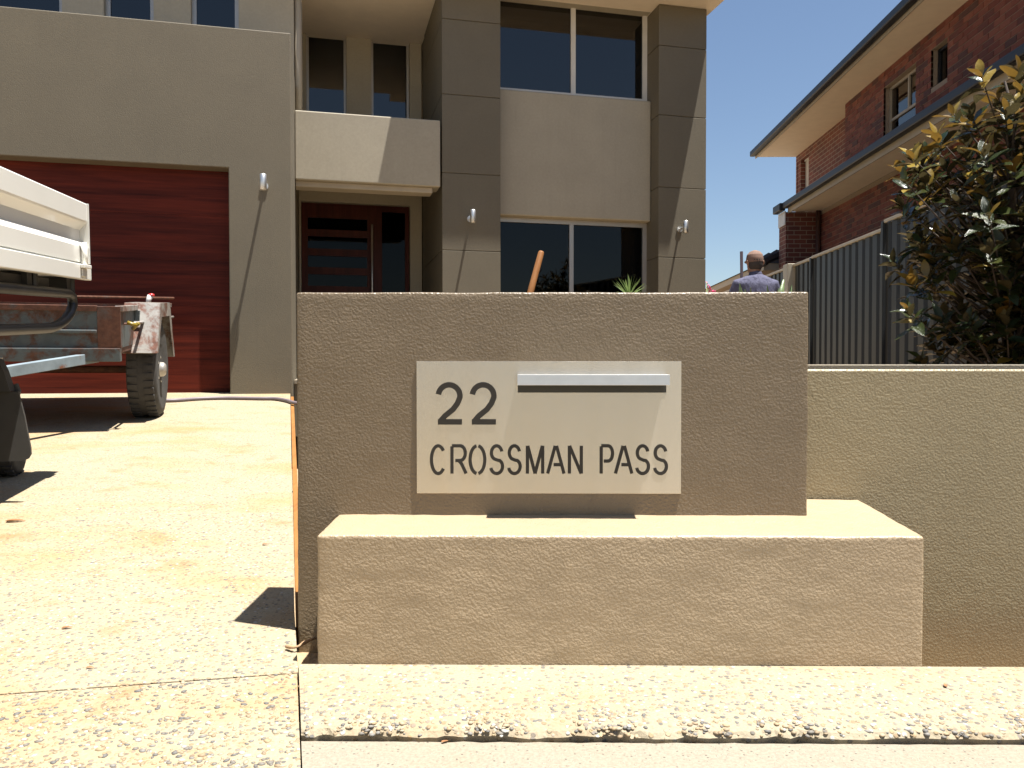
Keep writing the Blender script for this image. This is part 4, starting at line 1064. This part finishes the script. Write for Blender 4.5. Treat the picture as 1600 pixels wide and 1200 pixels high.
# magnolia beside the fence
MY = 5.2
mb = on_y(1580, 574, MY)
mag = thing('magnolia_tree', 'young magnolia tree with glossy dark and golden leaves before the fence', 'tree', (mb.x, MY, .11))
MO = Vector((mb.x, MY, .11)); rnd = random.Random(21)
def leaf_mesh(mat, seed):
    r2 = random.Random(seed); bm = B(); rows = []; n = 6; bend = r2.uniform(.05, .35); cup = r2.uniform(.15, .45); tw = r2.uniform(-.4, .4)
    for i in range(n + 1):
        t = i / n; ww = .24 * math.sin(math.pi * (t * .96 + .02)) ** .75 * (1.08 - .25 * t); ca, sa = math.cos(tw * t), math.sin(tw * t)
        wave = .02 * math.sin(t * 9 + seed)
        mid = V3((0, t, -bend * t * t))
        rows.append([bm.verts.new(mid + V3((-ww * ca, 0, ww * cup - ww * sa + wave))), bm.verts.new(mid), bm.verts.new(mid + V3((ww * ca, 0, ww * cup + ww * sa - wave)))])
    for A, Bq in zip(rows, rows[1:]):
        for k in range(2): bm.faces.new((A[k], A[k + 1], Bq[k + 1], Bq[k]))
    me = bpy.data.meshes.new('leaf'); bm.to_mesh(me); bm.free(); me.materials.append(MATS[mat]); me.polygons.foreach_set('use_smooth', [True] * len(me.polygons)); return me
LG = [leaf_mesh('leaf_green', k) for k in range(5)]; LO = [leaf_mesh('leaf_gold', 50 + k) for k in range(3)]
trunk_pts = [V3((0, 0, 0)), V3((.01, .01, .35)), V3((-.02, .0, .75)), V3((.02, -.02, 1.2)), V3((-.01, .02, 1.7)), V3((0, 0, 2.05)), V3((-.06, .0, 2.28))]
trk = obj('trunk', tubem(trunk_pts, [.04, .034, .03, .026, .020, .013, .006], 10), 'bark', mag, True)
tips = []
# shoots placed from the outline in the photograph; depth comes from the crown's round shape
for (px, py, g) in ((1533, 118, 1), (1592, 112, 1), (1490, 178, 1), (1462, 212, 1), (1425, 246, 1), (1520, 190, 1), (1560, 150, 1), (1576, 205, .7), (1408, 322, .7), (1440, 300, .3), (1415, 285, .3),
                    (1475, 262, .4), (1510, 240, .5), (1548, 235, .4), (1590, 260, .3), (1425, 440, .9), (1448, 432, .6), (1418, 486, .3), (1460, 458, .2), (1490, 530, .3), (1555, 520, .6), (1440, 505, .2), (1470, 500, .1), (1580, 440, .2), (1560, 450, .1), (1600, 470, .2)):
    P = on_y(px, py, MY + rnd.uniform(-.35, .35)); tips.append((P - MO, g))
for _ in range(150):
    while True:
        x, y, z = rnd.uniform(-.68, .75), rnd.uniform(-.6, .6), rnd.uniform(.95, 2.2)
        lim = .70 if z < 1.75 else .70 * max(0, (2.42 - z) / .67)
        if z < 1.15: lim = .42
        if x * x + y * y < lim * lim: break
    tips.append((V3((x, y, z)), .10 if z < 1.55 else .55))
for _ in range(34):
    a = rnd.random() * 6.28; r_ = rnd.uniform(.1, .55); tips.append((V3((r_ * math.cos(a) - .1, r_ * math.sin(a), rnd.uniform(.5, 1.0))), .1))
inst = []
def trunk_at(z):
    for A, Bq in zip(trunk_pts, trunk_pts[1:]):
        if A.z <= z <= Bq.z: return A.lerp(Bq, (z - A.z) / (Bq.z - A.z))
    return trunk_pts[-1]
for tip, g in tips:
    st = trunk_at(max(.4, min(2.2, tip.z - .25 - .35 * math.hypot(tip.x, tip.y))))
    mid = st.lerp(tip, .55) + V3((0, 0, -.04))
    obj('branch', tubem([st, mid, tip], [.007, .0055, .003], 6), 'bark', trk, True)
    ax = (tip - mid).normalized(); ax = (ax + V3((0, 0, .7))).normalized()
    nl = rnd.randint(8, 12); ph = rnd.random() * 6.28
    qd = ax.to_track_quat('Z', 'Y')
    for k in range(nl):
        a = ph + k * 2.4; f = k / nl; el = R(68 - 75 * f + rnd.uniform(-10, 10)); ln = rnd.uniform(.10, .155) * (.75 + .35 * min(1, f * 2))
        dvec = qd @ V3((math.cos(a) * math.cos(el), math.sin(a) * math.cos(el), math.sin(el)))
        pos = tip - ax * (.13 * f)
        gold = rnd.random() < g * (1.0 - f * .9)
        upv = ax + V3((rnd.uniform(-.3, .3), rnd.uniform(-.3, .3), .3))
        xax = dvec.cross(upv).normalized(); zax = xax.cross(dvec).normalized()
        M = Matrix((( *xax, 0), (*dvec, 0), (*zax, 0), (0, 0, 0, 1))).transposed()
        M = Matrix.Translation(pos) @ M @ Matrix.Scale(ln, 4)
        inst.append((M, (LO if gold else LG), rnd.randrange(100)))
inst.sort(key=lambda t: t[0].translation.y - (0 if -.75 < t[0].translation.x < .12 else -5))
fol = B()
for i, (M, S, k) in enumerate(inst):
    me = S[k % len(S)]
    if i < 295:
        o = bpy.data.objects.new('leaf', me); COL.objects.link(o); o.parent = mag; o.matrix_local = M
    else:
        n0 = len(fol.faces); nv = len(fol.verts)
        fol.from_mesh(me); fol.verts.ensure_lookup_table(); fol.faces.ensure_lookup_table()
        bmesh.ops.transform(fol, verts=fol.verts[nv:], matrix=M)
        for f in fol.faces[n0:]: f.material_index = 0 if S is LG else 1; f.smooth = True
me = bpy.data.meshes.new('crown'); fol.to_mesh(me); fol.free(); me.materials.append(MATS['leaf_green']); me.materials.append(MATS['leaf_gold'])
cro = bpy.data.objects.new('crown', me); COL.objects.link(cro); cro.parent = mag; cro['kind'] = 'stuff'

# ------------------------------------------------------------------ small things on the ground
tw_ = [on_plane(447, 1010, (0, 0, .012), (0, 0, 1)), on_plane(463, 1011, (0, 0, .015), (0, 0, 1)), on_plane(476, 1004, (0, 0, .012), (0, 0, 1)), on_plane(492, 997, (0, 0, .0), (0, 0, 1))]
tag(obj('twig', tubem(smooth_pts(tw_, 4), [.0035 + .001 * math.sin(i) for i in range(13)], 7), 'twig', None, True), 'bent dry twig in the sand beside the ledge', 'twig')
def dleaf(px, py, sz, label, a, plane=None):
    p = on_drive(px, py) if plane is None else on_plane(px, py, (0, 0, plane), (0, 0, 1)); bm = B()
    blade(bm, V3((0, 0, .003)), V3((math.cos(a), math.sin(a), .12)), sz, sz * .22, .1, 5, .5)
    o = obj('dry_leaf', bm, 'dry_leaf'); o.location = p; tag(o, label, 'leaf', 'dry leaves on the paving')
    m = o.modifiers.new('s', 'SOLIDIFY'); m.thickness = .001
for px, py, sz, a, lb_ in ((10, 816, .06, .2, 'long dry leaf on the driveway beyond the truck mudflap shadow'), (410, 852, .02, 0.1, 'small dry leaf on the driveway beside the letterbox wall'), (97, 983, .022, .3, 'small dry leaf alone on open driveway aggregate'), (135, 1045, .016, 0, 'tiny dry leaf on the driveway just above the slab joint')): dleaf(px, py, sz, lb_, a)
dleaf(690, 1162, .012, 'tiny dark leaf scrap lying on the footpath', .5, FPZ); dleaf(1478, 1075, .016, 'tiny dry leaf scrap on the paved strip', 1.3, 0.001)
